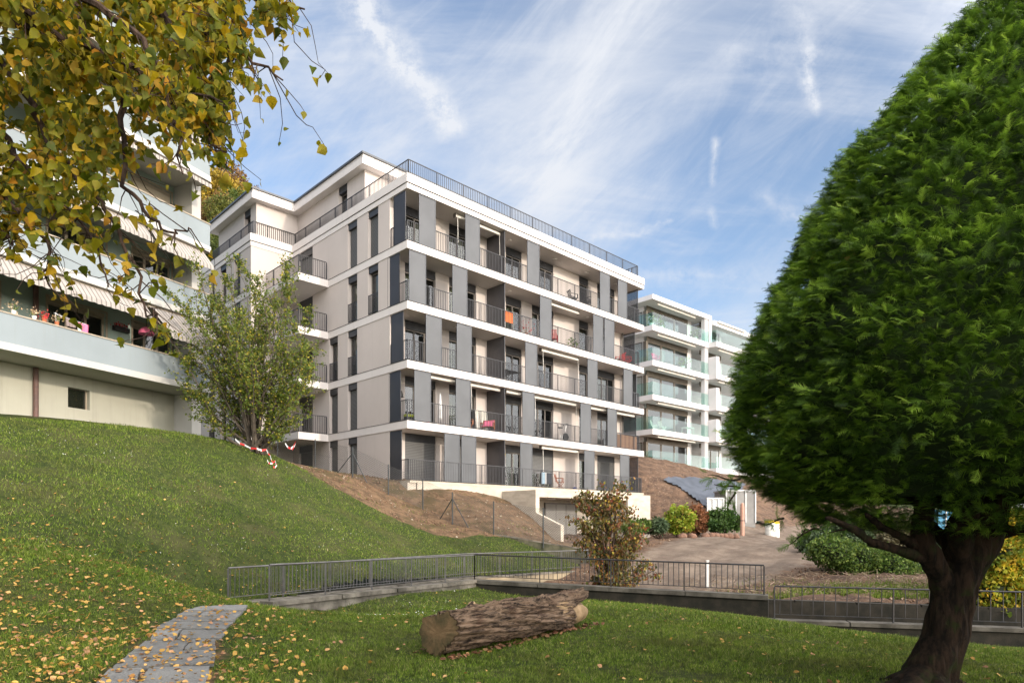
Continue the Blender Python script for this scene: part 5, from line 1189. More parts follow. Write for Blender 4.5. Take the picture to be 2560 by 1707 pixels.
# ------------------------------------------------------------------ big clipped conifer
def conifer():
    AX, AY = 5.4, 7.2
    base = np.array([4.45, 6.95, -1.72]); t = thing('conifer', 'huge dense dark green clipped conifer with a thick forked mossy trunk', 'tree', tuple(base))
    prof = [(-.12, 1.2), (.0, 2.05), (.36, 2.50), (.72, 2.82), (1.07, 2.92), (1.6, 2.88), (2.13, 2.74), (2.55, 2.54), (2.91, 2.37), (3.53, 2.03), (4.02, 1.79), (4.47, 1.36), (5.2, .85), (5.6, .42), (5.85, .1)]
    pz = np.array([p[0] for p in prof]); pr = np.maximum(.03, np.array([p[1] for p in prof])-.19)
    # fronds: flat drooping sprays
    def frond(seed):
        r = random.Random(seed); vs = []; fs = []
        def blade(p, d, L, w, droop):
            side = Vector((-d.y, d.x, 0)).normalized()*w; b = len(vs); n = 2
            for i in range(n+1):
                u = i/n; q = p+d*L*u+Vector((0, 0, -droop*u*u*L)); ww = side*(1-u*.85)
                vs.append(tuple(q-ww)); vs.append(tuple(q+ww))
            for i in range(n): a = b+2*i; fs.append((a, a+1, a+3, a+2))
        blade(Vector((0, 0, 0)), Vector((0, 1, 0)), 1, .026, .30)
        for i in range(8):
            u = .10+.105*i; p = Vector((0, u, -.30*u*u)); L = .50*(1-u*.66)*r.uniform(.75, 1.2)
            for s in (-1, 1):
                d = Vector((s*r.uniform(.6, .85), .66, r.uniform(-.15, .22))).normalized(); blade(p, d, L, .029, r.uniform(.25, .6))
        v = np.array(vs); return v, np.array(fs)
    N = 52000; zs = np.interp(rng.uniform(0, 1, N*1), np.r_[0, np.cumsum(np.diff(np.linspace(-.1, 5.8, 60))*(np.interp(np.linspace(-.1, 5.75, 59), pz, pr)+.15))]/np.sum(np.diff(np.linspace(-.1, 5.8, 60))*(np.interp(np.linspace(-.1, 5.75, 59), pz, pr)+.15)), np.linspace(-.1, 5.8, 60))
    an = rng.uniform(0, 2*math.pi, N); lump = .10*np.sin(an*7+zs*3)*np.sin(zs*5+an*2)+.07*np.sin(an*13-zs*6)
    rad = np.interp(zs, pz, pr)*(1+lump*.35)-np.abs(rng.normal(size=N))*.12+.08
    pos = np.c_[AX+rad*np.cos(an), AY+rad*np.sin(an), zs]
    out = np.c_[np.cos(an), np.sin(an), np.full(N, .25)]+rng.normal(size=(N, 3))*[.45, .45, .35]; out[:, 2] += .05
    out /= np.linalg.norm(out, axis=1, keepdims=True)
    nrm = rng.normal(size=(N, 3))*.55+[0, 0, 1.0]; nrm -= (nrm*out).sum(1, keepdims=True)*out; nrm /= np.linalg.norm(nrm, axis=1, keepdims=True)
    rots = np.stack([np.cross(out, nrm), out, nrm], 2); sc = rng.uniform(.09, .18, N)
    V = []; Fq = []; off = 0; kind = rng.integers(0, 4, N); tone = np.clip(rng.beta(.9, 2.4, N)+.25*fbm(an*3, zs, 2.5, 21), 0, 1); TN = []
    for k in range(4):
        tv, tf = frond(k); m_ = kind == k; v, f = scatter(tv, tf, pos[m_]-base, rots[m_], sc[m_]); V.append(v); Fq.append(f+off); off += len(v); TN.append(np.repeat(tone[m_], len(tv)))
    m, tt = newmat('conifer_spray'); g_ = tt.add('ShaderNodeNewGeometry'); 
    c = tt.ramp(tt.add('ShaderNodeAttribute', attribute_name='tone').outputs['Fac'], [(0, (.030, .062, .010)), (.28, (.095, .180, .019)), (.58, (.24, .39, .036)), (1, (.42, .58, .08))])
    
    n2 = tt.mapr(tt.noise(g_.outputs['Position'], 2.3, 5, .7), .665, .71, 0, .65); c = tt.mix(n2, c, (.24, .085, .03))
    p = principled(tt, c, .5, spec=.3); tr = tt.add('ShaderNodeBsdfTranslucent'); tt.l.new(c, tr.inputs[0]); mx = tt.add('ShaderNodeMixShader', inp={0: .40}); tt.l.new(p.outputs[0], mx.inputs[1]); tt.l.new(tr.outputs[0], mx.inputs[2]); finish(tt, mx.outputs[0])
    me_ = meshfrom('foliage', np.concatenate(V), np.concatenate(Fq), m); at_ = me_.attributes.new('tone', 'FLOAT', 'POINT'); at_.data.foreach_set('value', np.concatenate(TN).astype(np.float32)); put('foliage', me_, t)
    # long loose twigs at the silhouette, and a broken branch hanging on the left
    # dark solid shell added inside the crown to block light
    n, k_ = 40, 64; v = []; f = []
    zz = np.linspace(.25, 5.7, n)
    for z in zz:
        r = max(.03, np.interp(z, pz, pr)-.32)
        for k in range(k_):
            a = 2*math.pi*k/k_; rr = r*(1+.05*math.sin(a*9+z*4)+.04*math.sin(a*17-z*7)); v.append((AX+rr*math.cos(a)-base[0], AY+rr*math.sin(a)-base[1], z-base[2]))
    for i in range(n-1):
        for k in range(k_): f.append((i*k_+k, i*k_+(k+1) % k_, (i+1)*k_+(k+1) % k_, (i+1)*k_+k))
    mt['con_core'] = M('dark_core_shell', (.016, .034, .007), (.026, .040, .010), 1, 6, 1, 20)
    put('dark_core_shell', meshfrom('dark_core_shell', v, f, mt['con_core'], True), t)
    # trunk: leaning, flared at the base, forked
    def q(dx, dy, d=6.9): return G(dx, dy, d)
    tm = MB()
    def limb(pts, rad, n=14, seg=6, amp=1):
        P_ = []; R_ = []
        for i in range(len(pts)-1):
            for s in range(seg): u = s/seg; P_.append(np.array(pts[i])*(1-u)+np.array(pts[i+1])*u); R_.append(rad[i]*(1-u)+rad[i+1]*u)
        P_.append(np.array(pts[-1])); R_.append(rad[-1])
        for _ in range(seg//2): P_ = [P_[0]]+[(P_[i-1]+2*P_[i]+P_[i+1])/4 for i in range(1, len(P_)-1)]+[P_[-1]]
        b = len(tm.v); tm.tube(P_, R_, n)
        for j in range(b, len(tm.v)):
            w = Vector(tm.v[j]); tm.v[j] = tuple(w+Vector((mnoise.noise(w*3.2), mnoise.noise(w*3.2+Vector((9, 0, 0))), 0))*.045+Vector((1-abs(mnoise.noise(w*Vector((13, 13, 2.2))))*2.4, -1+abs(mnoise.noise(w*Vector((13, 13, 2.2))))*2.4, 0))*.020*amp)
    limb([q(2120, 1590), q(2135, 1540), q(2163, 1470), q(2178, 1400), q(2195, 1330), q(2228, 1260), q(2255, 1190), q(2280, 1120), q(2330, 900)], [.32, .24, .195, .195, .215, .215, .20, .17, .12], 110, 22, 1)
    limb([q(2180, 1370), q(2148, 1310, 6.8), q(2120, 1255, 6.75), q(2115, 1200, 6.75), q(2110, 1120, 6.8)], [.15, .12, .11, .10, .08], 60, 16, .7)
    limb([q(2130, 1285, 6.8), q(2060, 1262, 6.5), q(2000, 1245, 6.3), q(1965, 1215, 6.1), q(1900, 1190, 5.9)], [.06, .045, .04, .035, .02], 12)
    limb([q(2125, 1265, 6.8), q(2070, 1235, 6.6), q(2010, 1205, 6.4), q(1985, 1180, 6.3)], [.05, .04, .03, .02], 12)
    limb([q(2215, 1300), q(2170, 1240, 7.0), q(2130, 1205, 7.1), q(2100, 1180, 7.1)], [.09, .075, .06, .05], 14)
    limb([q(2240, 1230), q(2300, 1212, 6.6), q(2352, 1222, 6.4), q(2440, 1200, 6.2)], [.10, .05, .045, .03], 12)
    limb([q(2200, 1310), q(2205, 1230, 6.7), q(2215, 1150, 6.6)], [.12, .11, .09], 16)
    for dx, dy, d, r in ((2000, 1590, 6.7, .10), (2050, 1590, 6.2, .12), (2170, 1600, 6.3, .13), (2240, 1600, 6.8, .12), (1960, 1572, 7.2, .05)):
        e = q(dx, dy, d); e[2] = float(h1(e[0], e[1]))-.05; limb([q(2150, 1500), q(2128, 1540), (np.array(q(2125, 1565))+e)/2, e], [.14, .16, r*.9, .03], 40, 14, .7)
    tm.build('trunk', mt['conbark'], t, base, True)
    # limbs inside the crown
    lm = MB()
    for i in range(34):
        z0_ = rng.uniform(-.1, 2.8); a = rng.uniform(0, 2*math.pi); r = np.interp(z0_+.5, pz, pr)*.85; s = np.array([5.0+.08*z0_, 6.95, z0_-.25]); e = np.array([AX+r*math.cos(a), AY+r*math.sin(a), z0_+.5])
        lm.tube(branch_path(s, e, -.03, .05, 6), [.05, .042, .035, .028, .02, .014, .006], 7)
    lm.build('limb', mt['conbark'], t, base)
    # hanging twig sprays under the left edge
    L = []; rr = []
    for c0, c1 in (((1700, 1100), (1625, 1090)), ((1700, 1120), (1640, 1112)), ((1690, 1130), (1672, 1172)), ((1850, 1215), (1815, 1250)), ((1880, 1215), (1830, 1235)), ((1800, 1190), (1760, 1205)), ((1950, 1215), (1900, 1225))):
        a = G(*c0, 6.4); b = G(*c1, 6.3); pth = branch_path(a, b, .05, .06, 6); tb = MB().tube(pth, [.012, .010, .009, .008, .006, .005, .003], 5, False); tb.build('hanging_twig', mt['conbark'], t, base)
        for k in range(11): L.append(along(pth, rng.uniform(.1, 1))+rng.normal(size=3)*.02)
    tv, tf = frond(9); L = np.array(L); n = len(L); y = rng.normal(size=(n, 3))+[-.6, 0, -.4]; y /= np.linalg.norm(y, axis=1, keepdims=True); z = rng.normal(size=(n, 3)); z -= (z*y).sum(1, keepdims=True)*y; z /= np.linalg.norm(z, axis=1, keepdims=True)
    v, f = scatter(tv, tf, L-base, np.stack([np.cross(y, z), y, z], 2), rng.uniform(.08, .14, n)); me_ = meshfrom('loose_sprays', v, f, m); at_ = me_.attributes.new('tone', 'FLOAT', 'POINT'); at_.data.foreach_set('value', np.full(len(v), .25, np.float32)); put('loose_sprays', me_, t)
conifer()

POP_V = np.array([[0, 0, 0], [.36, .04, .08], [.52, .28, .12], [.30, .66, .06], [0, 1.12, -.12], [-.28, .68, .05], [-.50, .30, .10], [-.36, .05, .09], [0, .45, -.03]], float)
# ------------------------------------------------------------------ overhanging poplar-like tree at the upper left
def overhang():
    base = np.array([-4.6, 1.6, -1.5]); t = thing('overhanging_tree', 'near tree at upper left with hanging twigs of green, gold and orange heart shaped leaves', 'tree', tuple(base))
    tm = MB(); tw = MB(); L = []
    tm.tube([(-4.6, 1.6, -1.7), (-4.55, 1.7, 0), (-4.4, 1.9, 2), (-4.1, 2.2, 4), (-3.8, 2.5, 6)], [.20, .16, .13, .10, .05], 14)
    main_ = [[(-60, -60, 4.2), (20, 5, 4.0), (110, 60, 3.9), (250, 130, 3.8), (420, 215, 3.7), (540, 240, 3.6)],
             [(-60, 20, 4.2), (80, 60, 4.0), (200, 110, 3.9), (330, 170, 3.9), (450, 260, 4.0), (530, 330, 4.0)],
             [(-60, 80, 4.3), (10, 150, 4.2), (70, 240, 4.1), (110, 330, 4.1), (190, 430, 4.0), (260, 500, 4.0), (310, 610, 4.0), (345, 722, 4.0), (362, 708, 4.0)],
             [(150, -60, 4.0), (200, 90, 3.9), (280, 220, 3.9), (285, 320, 3.9), (290, 420, 3.9), (345, 505, 3.9), (400, 535, 3.9), (440, 528, 3.9)],
             [(200, -80, 4.2), (330, 0, 4.0), (450, 60, 4.0), (560, 130, 3.9), (650, 185, 3.9)],
             [(350, -80, 4.2), (480, -20, 4.1), (600, 0, 4.0), (700, 22, 4.0)],
             [(-60, 200, 4.3), (0, 300, 4.3), (60, 380, 4.2), (150, 470, 4.1), (220, 560, 4.1), (250, 660, 4.1)],
             [(-60, 330, 4.3), (0, 430, 4.2), (60, 500, 4.2), (120, 580, 4.1), (110, 640, 4.1)],
             [(300, -80, 4.0), (410, 100, 3.9), (460, 220, 3.8), (490, 330, 3.8), (520, 350, 3.8)],
             [(-60, -100, 3.6), (150, -30, 3.5), (300, 60, 3.5), (380, 180, 3.5), (400, 300, 3.5), (420, 400, 3.5)],
             [(-60, 420, 4.2), (0, 520, 4.2), (30, 560, 4.2)],
             [(420, -80, 4.0), (500, 20, 3.9), (540, 110, 3.9), (500, 200, 3.9)]]
    def dens(x, y): return float(np.interp(x, [-300, 0, 200, 240, 300, 370, 420, 505, 530, 560, 600, 660], [520, 490, 505, 465, 385, 335, 315, 330, 290, 130, 70, 30]))
    for pl in main_:
        pts = [G(*p) for p in pl]; n = len(pts); path = []
        for i in range(n-1):
            for s in range(4): path.append(pts[i]+(pts[i+1]-pts[i])*s/4+rng.normal(size=3)*.012)
        path.append(pts[-1]); k = len(path); tm.tube(path, [.022*(1-i/k)+.003 for i in range(k)], 6, False)
        s0 = np.array([-4.2, 2.1, 3.2]); tm.tube(branch_path(s0, pts[0], .05, .04, 5), [.06, .05, .045, .04, .032, .024], 7, False)
        for i in range(34):
            u = rng.uniform(.05, 1.0)**.9; s = along(path, u); e = s+np.array([rng.normal()*.10+.03, rng.normal()*.20, -abs(rng.normal())*.11-.03]); w = branch_path(s, e, -.06, .12, 4); tw.tube(w, [.0035, .003, .0025, .002, .0015], 4, False)
            px = (e[0]/e[1]*F+CX)/DK; py = (HY-e[2]/e[1]*F)/DK
            m_ = 8 if py < dens(px, 0) else 4
            if py > dens(px, 0)+60: m_ = 1
            for q in rng.uniform(.2, 1, m_): L.append(along(w, q)+rng.normal(size=3)*.018)
            L.append(w[-1].copy())
    # bulk of the crown between the named branches and beyond the picture's edge
    n = 0
    while n < 14500:
        x = rng.uniform(-250, 640); y = rng.uniform(-420, 620); d = rng.uniform(3.7, 6.2)
        if y > dens(x, 0)-rng.exponential(35): continue
        if x > 520 and rng.uniform() < .45: continue
        if fbm(np.array([x/45.]), np.array([y/45.]), 1., 77)[0] < -.24: continue
        L.append(G(x, y, d)); n += 1
    tm.build('trunk', mt['darkbark'], t, base); tw.build('twigs', mt['darkbark'], t, base)
    L = np.array(L); n = len(L); y = rng.normal(size=(n, 3))*.55; y[:, 2] -= 1; y /= np.linalg.norm(y, axis=1, keepdims=True); z = rng.normal(size=(n, 3)); z -= (z*y).sum(1, keepdims=True)*y; z /= np.linalg.norm(z, axis=1, keepdims=True)
    m, tt = newmat('poplar_leaf'); g_ = tt.add('ShaderNodeNewGeometry'); c = tt.ramp(g_.outputs['Random Per Island'], [(0, (.07, .10, .006)), (.32, (.15, .16, .008)), (.58, (.28, .24, .010)), (.82, (.42, .30, .012)), (.96, (.48, .28, .014)), (1, (.42, .17, .02))])
    back = tt.mix(.4, c, (.26, .30, .22)); c = tt.mix(tt.m('MULTIPLY', g_.outputs['Backfacing'], .22), c, back); c = tt.mix(tt.mapr(tt.noise(g_.outputs['Position'], 45, 3), .55, .7, 0, .4), c, (.22, .11, .02))
    p = principled(tt, c, .5, spec=.15); tr = tt.add('ShaderNodeBsdfTranslucent'); tt.l.new(c, tr.inputs[0]); mx = tt.add('ShaderNodeMixShader', inp={0: .5}); tt.l.new(p.outputs[0], mx.inputs[1]); tt.l.new(tr.outputs[0], mx.inputs[2]); finish(tt, mx.outputs[0]); mt['poplar'] = m
    rots = np.stack([np.cross(y, z), y, z], 2); sc = .055*rng.uniform(.5, 1.35, n); VV = []; FF = []; off = 0; kd = rng.integers(0, 6, n)
    for k in range(6):
        tv = POP_V.copy(); tv[:, 2] += (tv[:, 0]**2)*rng.uniform(-.9, 1.6)+np.sin(tv[:, 1]*3+k)*rng.uniform(.05, .22); tv[:, 0] *= rng.uniform(.8, 1.15); tv[1:8] += rng.normal(size=(7, 3))*.025
        m_ = kd == k; v, f = scatter(tv, LEAF_F, (L-base)[m_], rots[m_], sc[m_]); VV.append(v); FF.append(f+off); off += len(v)
    put('crown', meshfrom('crown', np.concatenate(VV), np.concatenate(FF), m), t)
overhang()

# ------------------------------------------------------------------ wooded hill far behind and trees out of view that shade the lawn
def crown_mesh(name, seed, h, r, n, size, mat, trunk=.35):
    """one broad tree at the origin: returns (trunk mesh, crown mesh)"""
    cen = []; rad = []
    for i in range(12):
        a = rng.uniform(0, 6.28); rr = rng.uniform(0, .6)*r; z = h*rng.uniform(.42, .88); q = 1-abs(z/h-.6)*.9; cen.append((rr*math.cos(a), rr*math.sin(a), z)); rad.append((r*.45*q, r*.45*q, h*.15))
    pts = bush_cloud(cen, rad, n, .4); v, f = scatter(QL_V, QL_F, pts, quat_rots(n), size*rng.uniform(.6, 1.3, n)); cm = meshfrom('crown', v, f, mat)
    s = MB(); s.tube([(0, 0, -.5), (.05, 0, h*.3), (0, .1, h*.75)], [r*.09, r*.07, r*.02], 10)
    for c in cen[:9]: s.tube(branch_path((0, 0, h*rng.uniform(.2, .5)), c, 0, .06, 5), [r*.04, r*.035, r*.03, r*.02, r*.012, r*.006], 6)
    return meshfrom('trunk', s.v, s.f, mt['darkbark']), cm
hillpts = [(-60, 60, 0), (0, 60, 3), (-60, 95, 22), (-10, 90, 16), (-80, 140, 60), (-20, 130, 40), (40, 130, 6), (-60, 190, 78), (40, 190, 15), (80, 90, 0), (-130, 90, 30), (-150, 190, 90), (0, 160, 42)]
hh_ = tps(hillpts, 1e-2)
X, Y = np.meshgrid(np.arange(-150, 61, 5.), np.arange(60, 196, 5.)); idx = np.arange(X.size).reshape(X.shape); q = np.stack([idx[:-1, :-1], idx[:-1, 1:], idx[1:, 1:], idx[1:, :-1]], -1).reshape(-1, 4)
put('hill', meshfrom('hill', np.c_[X.ravel(), Y.ravel(), hh_(X, Y).ravel()], q, mt['ground'], True), kind='structure')
cols = {'olive': [(0, (.06, .075, .02)), (.6, (.13, .15, .03)), (1, (.22, .20, .04))], 'gold': [(0, (.20, .15, .02)), (.6, (.42, .28, .03)), (1, (.55, .38, .05))], 'green': [(0, (.035, .065, .015)), (.6, (.09, .13, .025)), (1, (.16, .18, .04))], 'rust': [(0, (.12, .065, .03)), (.6, (.22, .12, .05)), (1, (.34, .18, .05))]}
protos = {}
for k, st in cols.items():
    mt['h_'+k] = foliage('hill_leaf_'+k, st, nscale=.25, nmix=.35); protos[k] = crown_mesh(k, 1, 12, 4.6, 5200, .42, mt['h_'+k])
def place_tree(k, x, y, z, s, label, group, rz=0):
    t = thing('hill_tree', label, 'tree', (x, y, z), rz, group); t.scale = (s, s, s); put('trunk', protos[k][0], t); put('crown', protos[k][1], t)
# visible wedge between the two buildings
spots = [(478, 590, 64, 'green', .9, 'lowest dark green tree in the gap between the buildings'), (500, 560, 70, 'olive', .9, 'low olive tree in the gap above the beige building edge'), (475, 545, 74, 'rust', .9, 'rusty low tree at the left of the gap between the buildings'), (512, 500, 84, 'olive', 1.0, 'olive tree in the middle of the gap between the buildings'), (482, 490, 88, 'rust', 1.0, 'rusty tree at the left of the gap, halfway up'),
         (535, 478, 96, 'green', 1.0, 'green tree just above the beige roof edge'), (495, 452, 100, 'gold', 1.05, 'bright golden tree in the upper middle of the gap'), (520, 452, 104, 'gold', .9, 'second golden tree, right of the brightest one'), (560, 452, 110, 'rust', .9, 'small rusty tree at the right end of the wooded skyline'), (470, 440, 112, 'olive', 1.1, 'tall olive tree beside the corner of the blue block'), (500, 425, 120, 'rust', 1.1, 'rusty tree forming the top of the wooded skyline'), (538, 440, 118, 'rust', 1.0, 'brown tree on the skyline above the penthouse roof corner')]
for dx, dy, dep, k, s, lb in spots:
    c = G(dx, dy, dep); s = s*dep/105*.95; place_tree(k, c[0], c[1], c[2]-8.2*s, s, lb, 'trees on the wooded hill', rng.uniform(0, 6))
L = []
n = 26000; xs = rng.uniform(-140, 10, n); ys = rng.uniform(64, 185, n); zs = hh_(xs, ys); cr = 3+2.5*fbm(xs, ys, .35, 50); pts = np.c_[xs, ys, zs+cr+rng.uniform(-2, 2, n)]
v, f = scatter(QL_V, QL_F, pts, quat_rots(n), 1.5*rng.uniform(.6, 1.3, n)); put('hill_wood', meshfrom('hill_wood', v, f, mt['h_olive']), kind='stuff', label='far autumn wood covering the hill behind the buildings', category='wood')
# unseen trees added behind the viewpoint to throw shade over the lawn
mt['shade_leaf'] = foliage('shade_tree_leaf', [(0, (.05, .09, .02)), (1, (.16, .18, .03))]); protos['shade'] = crown_mesh('shade', 2, 10.5, 4.6, 9000, .42, mt['shade_leaf'])
for x, y, s, lb in ((3, -14, .8, 'nearest one behind the viewpoint'), (9.5, -11, .85, 'right of the nearest one behind the viewpoint'), (15, -6.0, .95, 'beyond the right edge, before the conifer'), (20, -.5, .85, 'beyond the right edge, level with the conifer')):
    t = thing('shade_tree', 'unseen broad leafy tree added for shade, '+lb, 'tree', (x, y, -1.8), rng.uniform(0, 6), 'unseen trees added for shade'); t.scale = (s, s, s); put('trunk', protos['shade'][0], t); put('crown', protos['shade'][1], t)

# ------------------------------------------------------------------ grass blades, fallen leaves, litter
def scatter_ground(n, dmin, dmax, pw):
    """ground points with density falling with distance, over the ground the place shows"""
    u = rng.uniform(0, 1, n); d = (dmin**pw+u*(dmax**pw-dmin**pw))**(1/pw); a = rng.uniform(-.92, .86, n); x = a*d; y = d.copy(); return x, y
def grass(n, dmin, dmax, pw, hgt, wid, name):
    x, y = scatter_ground(n, dmin, dmax, pw); s = soil1(x, y)+.34*fbm(x, y, 2.2, 41)
    lx = -12.5+(y-27.5)*.46
    ok = ~inside(YARD, x, y) & ~inside(PATHP, x, y) & ((s < .36+rng.uniform(-.12, .12, n)) | ((rng.uniform(0, 1, n) < .16) & (fbm(x, y, 1.9, 71) > .12))) & ~((x < -13+(y-28)*.461) & (y > 15)) 
    nw = np.hypot(x-(-.9+(y-8)*.72), 0); x, y = x[ok], y[ok]; n = len(x); z = h1(x, y)
    a = rng.uniform(0, 6.28, n); sc = rng.uniform(.4, 1.5, n)*np.clip(1+.55*fbm(x, y, 1.7, 61)+.5*fbm(x, y, 6, 63), .25, 2.2); lean = rng.normal(size=(n, 2))*.55
    hx = hgt*sc; w = wid*rng.uniform(.7, 1.3, n); ca, sa = np.cos(a)*w, np.sin(a)*w
    v = np.empty((n, 3, 3)); v[:, 0] = np.c_[x-ca, y-sa, z-.01]; v[:, 1] = np.c_[x+ca, y+sa, z-.01]; v[:, 2] = np.c_[x+lean[:, 0]*hx, y+lean[:, 1]*hx, z+hx]
    me = meshfrom(name, v.reshape(-1, 3), np.arange(3*n).reshape(-1, 3), mt['blade']); return me
def blademat():
    m, t = newmat('grass_blade'); g_ = t.add('ShaderNodeNewGeometry'); pos = g_.outputs['Position']
    c = t.ramp(g_.outputs['Random Per Island'], [(0, (.065, .115, .012)), (.45, (.145, .225, .022)), (.82, (.24, .33, .04)), (.94, (.36, .37, .11)), (1, (.42, .35, .19))])
    c = t.mix(t.mapr(t.noise(pos, .9, 4), .46, .68, 0, .55), c, (.105, .10, .030))
    c = t.mix(t.mapr(t.noise(pos, 11, 4, .65), .46, .62, 0, .80), c, (.034, .052, .010))
    c = t.mix(t.mapr(t.noise(pos, 3.1, 4, .6), .58, .72, 0, .6), c, (.10, .21, .018))
    p = principled(t, c, .6, spec=.2); tr = t.add('ShaderNodeBsdfTranslucent'); t.l.new(c, tr.inputs[0]); mx = t.add('ShaderNodeMixShader', inp={0: .3}); t.l.new(p.outputs[0], mx.inputs[1]); t.l.new(tr.outputs[0], mx.inputs[2]); finish(t, mx.outputs[0]); return m
mt['blade'] = blademat()
v1 = grass(330000, 5.6, 12, 1.2, .033, .0050, 'lawn_grass'); put('lawn_grass', v1, kind='stuff', label='short green lawn grass in the foreground', category='grass')
v1 = grass(380000, 11, 34, 1.3, .055, .009, 'slope_grass'); put('slope_grass', v1, kind='stuff', label='short green grass on the lawn slope', category='grass')
mt['fallen'] = foliage('fallen_leaf', [(0, (.30, .15, .04)), (.3, (.48, .28, .06)), (.6, (.60, .38, .10)), (.85, (.55, .30, .16)), (1, (.22, .12, .07))], .6, .2, 30, .4, (.30, .14, .05))
protoleaf = []
for i in range(5):
    vv = LEAF_V.copy(); vv[:, 2] = vv[:, 2]*rng.uniform(.5, 2.5)+rng.normal(size=len(vv))*.05; protoleaf.append(vv-[0, .5, 0])
# colour per leaf must survive copying: a few tinted prototypes
tints = [(.50, .30, .07), (.60, .38, .09), (.42, .21, .06), (.56, .34, .14), (.30, .16, .08)]
lm = [foliage('fallen_leaf_%d' % i, [(0, c), (1, c)], .6, .2, 25, .45, tuple(v*.55 for v in c)) for i, c in enumerate(tints)]
lmesh = [meshfrom('fallen_leaf', vv, LEAF_F, m_) for vv in protoleaf for m_ in lm]
def leafdens(x, y):
    px = (x/y*F+CX)/DK; py = (HY-h1(x, y)/y*F)/DK
    d = np.clip((py-1060)/420, 0, 1)**1.8*np.clip((760-px)/600, 0.0, 1); d = d*2.6+.06*(py > 1380)+.014; d = np.where((py < 1100), .006, d); return d, px, py
x, y = scatter_ground(90000, 5.7, 22, 1.4); d, px, py = leafdens(x, y)
ok = (rng.uniform(0, 1, len(x)) < d*.17) & ~inside(YARD, x, y) & (px > -30) & (px < 2380) & (py < 1600); x, y, px, py = x[ok], y[ok], px[ok], py[ok]
onp = inside(PATHP, x, y); z = h1(x, y)+np.where(onp, .05, .028)
order = np.argsort(y); 
def leafrot(n):
    zz = rng.normal(size=(n, 3))*.38+[0, 0, 1]; zz /= np.linalg.norm(zz, axis=1, keepdims=True); b = rng.normal(size=(n, 3)); b -= (b*zz).sum(1, keepdims=True)*zz; b /= np.linalg.norm(b, axis=1, keepdims=True); return np.stack([np.cross(b, zz), b, zz], 2)
near = order[:300]; rest = order[300:]; Rn = leafrot(300)
for j, i in enumerate(near):
    o = bpy.data.objects.new('fallen_leaf', lmesh[int(rng.integers(0, len(lmesh)))]); COL.objects.link(o)
    m4 = Matrix(Rn[j].tolist()).to_4x4(); s = .05*rng.uniform(.6, 1.35); o.matrix_world = Matrix.Translation((x[i], y[i], z[i])) @ m4 @ Matrix.Scale(s, 4)
    wh = 'on the stone path' if onp[i] else 'on the grass left of the stone path' if px[i] < 230+(1568-py[i])*1.5 and px[i] < 520 else 'on the lawn right of the stone path'
    o['label'] = 'yellow brown fallen leaf lying '+wh; o['category'] = 'leaf'; o['group'] = 'fallen leaves '+wh
v, f = scatter(protoleaf[0], LEAF_F, np.c_[x, y, z][rest], leafrot(len(rest)), .055*rng.uniform(.6, 1.3, len(rest))); put('leaf_litter', meshfrom('leaf_litter', v, f, mt['fallen']), kind='stuff', label='scattered small yellow leaves further up the lawn slope', category='leaves')
# dead leaves drifted along the log
n = 190; u = rng.uniform(-.05, 1.0, n); sd_ = rng.choice([-1, 1], n, p=[.2, .8]); bx = -.90+2.12*u+sd_*.80*(.20+np.abs(rng.normal(size=n))*.10); by = 8.05+2.85*u-sd_*.60*(.20+np.abs(rng.normal(size=n))*.10)
v, f = scatter(protoleaf[1], LEAF_F, np.c_[bx, by, h1(bx, by)+.035], leafrot(n), .062*rng.uniform(.6, 1.3, n)); mt['deadleaf'] = foliage('dead_leaf', [(0, (.10, .045, .025)), (.7, (.24, .11, .06)), (1, (.40, .22, .10))], .7, .1); put('leaf_drift', meshfrom('leaf_drift', v, f, mt['deadleaf']), kind='stuff', label='brown dead leaves drifted along the foot of the log', category='leaves')
# grass and weeds beyond the churned soil, right of the road
c = hit(2045, 1388, h2, 14); n = 26000; x = c[0]+rng.normal(size=n)*1.9; y = c[1]+rng.normal(size=n)*1.5; ok = inside(YARD, x, y) & (y > 21.2-(x-7.1)*.24) & (fbm(x, y, 1.2, 33) > -.25); x, y = x[ok], y[ok]; n = len(x); z = h2(x, y)
v = np.empty((n, 3, 3)); a_ = rng.uniform(0, 6.28, n); w_ = .014; hh = rng.uniform(.06, .16, n); v[:, 0] = np.c_[x-np.cos(a_)*w_, y-np.sin(a_)*w_, z-.05]; v[:, 1] = np.c_[x+np.cos(a_)*w_, y+np.sin(a_)*w_, z-.05]; v[:, 2] = np.c_[x+rng.normal(size=n)*.04, y+rng.normal(size=n)*.04, z+hh]
put('yard_grass', meshfrom('yard_grass', v.reshape(-1, 3), np.arange(3*n).reshape(-1, 3), mt['blade']), kind='stuff', label='green grass and weeds beyond the churned soil', category='grass')
# tiny daisies on the slope
n = 2600; x, y = scatter_ground(n, 12, 27, 1.6); a = np.random.default_rng(3); ok = ~inside(YARD, x, y) & (soil1(x, y) < .25) & ~((x < -13+(y-28)*.461) & (y > 15)) & (x < -1) & (fbm(x, y, .8, 91) > .0); x, y = x[ok], y[ok]
mt['daisy'] = M('daisy_white', (.75, .75, .70)); hexv = np.array([[math.cos(i*math.pi/3), math.sin(i*math.pi/3), 0] for i in range(6)]+[[0, 0, .2]]); hexf = np.array([[6, i, (i+1) % 6] for i in range(6)])
v, f = scatter(hexv, hexf, np.c_[x, y, h1(x, y)+.05], quat_rots(len(x), 3), .013*rng.uniform(.6, 1.4, len(x))); put('daisies', meshfrom('daisies', v, f, mt['daisy']), kind='stuff', label='tiny white daisies dotted over the slope grass', category='flowers')
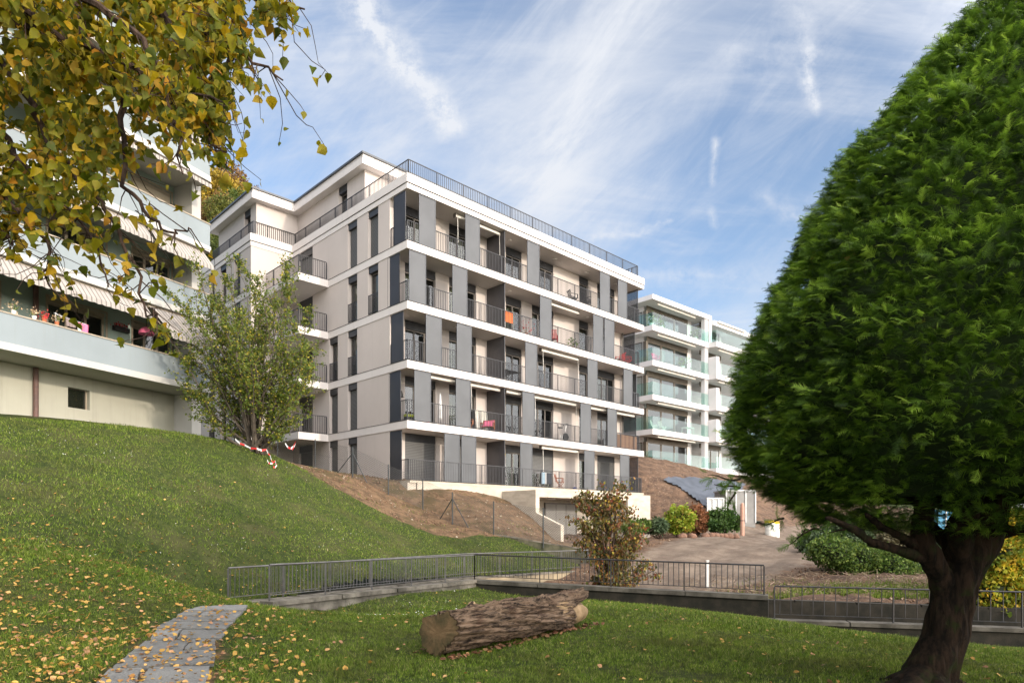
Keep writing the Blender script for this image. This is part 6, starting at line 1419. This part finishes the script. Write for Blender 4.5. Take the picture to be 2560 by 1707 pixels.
# clods and stones on bare soil
pts = []
x = rng.uniform(-12, 6, 9000); y = rng.uniform(24, 36, 9000); ok = (soil1(x, y) > .6) & ~inside(YARD, x, y); A_ = np.c_[x, y, h1(x, y)][ok]
x = rng.uniform(1, 22, 16000); y = rng.uniform(18, 46, 16000); ok = (soil2(x, y) > .55) & inside(YARD, x, y) & ~((x > 7.1) & (y < 20.8+(x-7.1)*-.25)); B_ = np.c_[x, y, h2(x, y)][ok]
cubev = np.array([[1, 0, 0], [-1, 0, 0], [0, 1, 0], [0, -1, 0], [0, 0, .8], [0, 0, -.8]]); cubef = np.array([[0, 2, 4], [2, 1, 4], [1, 3, 4], [3, 0, 4], [2, 0, 5], [1, 2, 5], [3, 1, 5], [0, 3, 5]])
Q = np.concatenate([A_, B_]); v, f = scatter(cubev, cubef, Q, quat_rots(len(Q)), .028*rng.uniform(.4, 1.8, len(Q))**1.5); mt['clod'] = foliage('soil_clod', [(0, (.13, .08, .05)), (.93, (.20, .125, .08)), (.97, (.30, .24, .18)), (1, (.42, .37, .3))], .9, 0, 1, .2, (.1, .06, .04)); put('soil_clods', meshfrom('soil_clods', v, f, mt['clod']), kind='stuff', label='clods and small stones on the bare soil', category='soil')
x = rng.uniform(6, 16, 1700); y = rng.uniform(18.5, 25, 1700); ok = inside(YARD, x, y) & ~((x > 6.5) & (y < 21.4+(x-7.1)*-.24)); Q = np.c_[x, y, h2(x, y)+.04][ok]; tw_ = np.array([[-.5, .02, 0], [.5, .02, .1], [.5, -.02, .1], [-.5, -.02, 0], [-.5, 0, .03], [.5, 0, .13]])
v, f = scatter(tw_, np.array([[0, 1, 5, 4], [3, 4, 5, 2]]), Q, leafrot(len(Q)), .35*rng.uniform(.3, 1.3, len(Q))); mt['chips'] = foliage('wood_chips', [(0, (.12, .08, .055)), (.6, (.22, .155, .11)), (1, (.36, .28, .20))], .9, 0); put('wood_debris', meshfrom('wood_debris', v, f, mt['chips']), kind='stuff', label='broken twigs and bark scraps on the churned soil', category='debris')
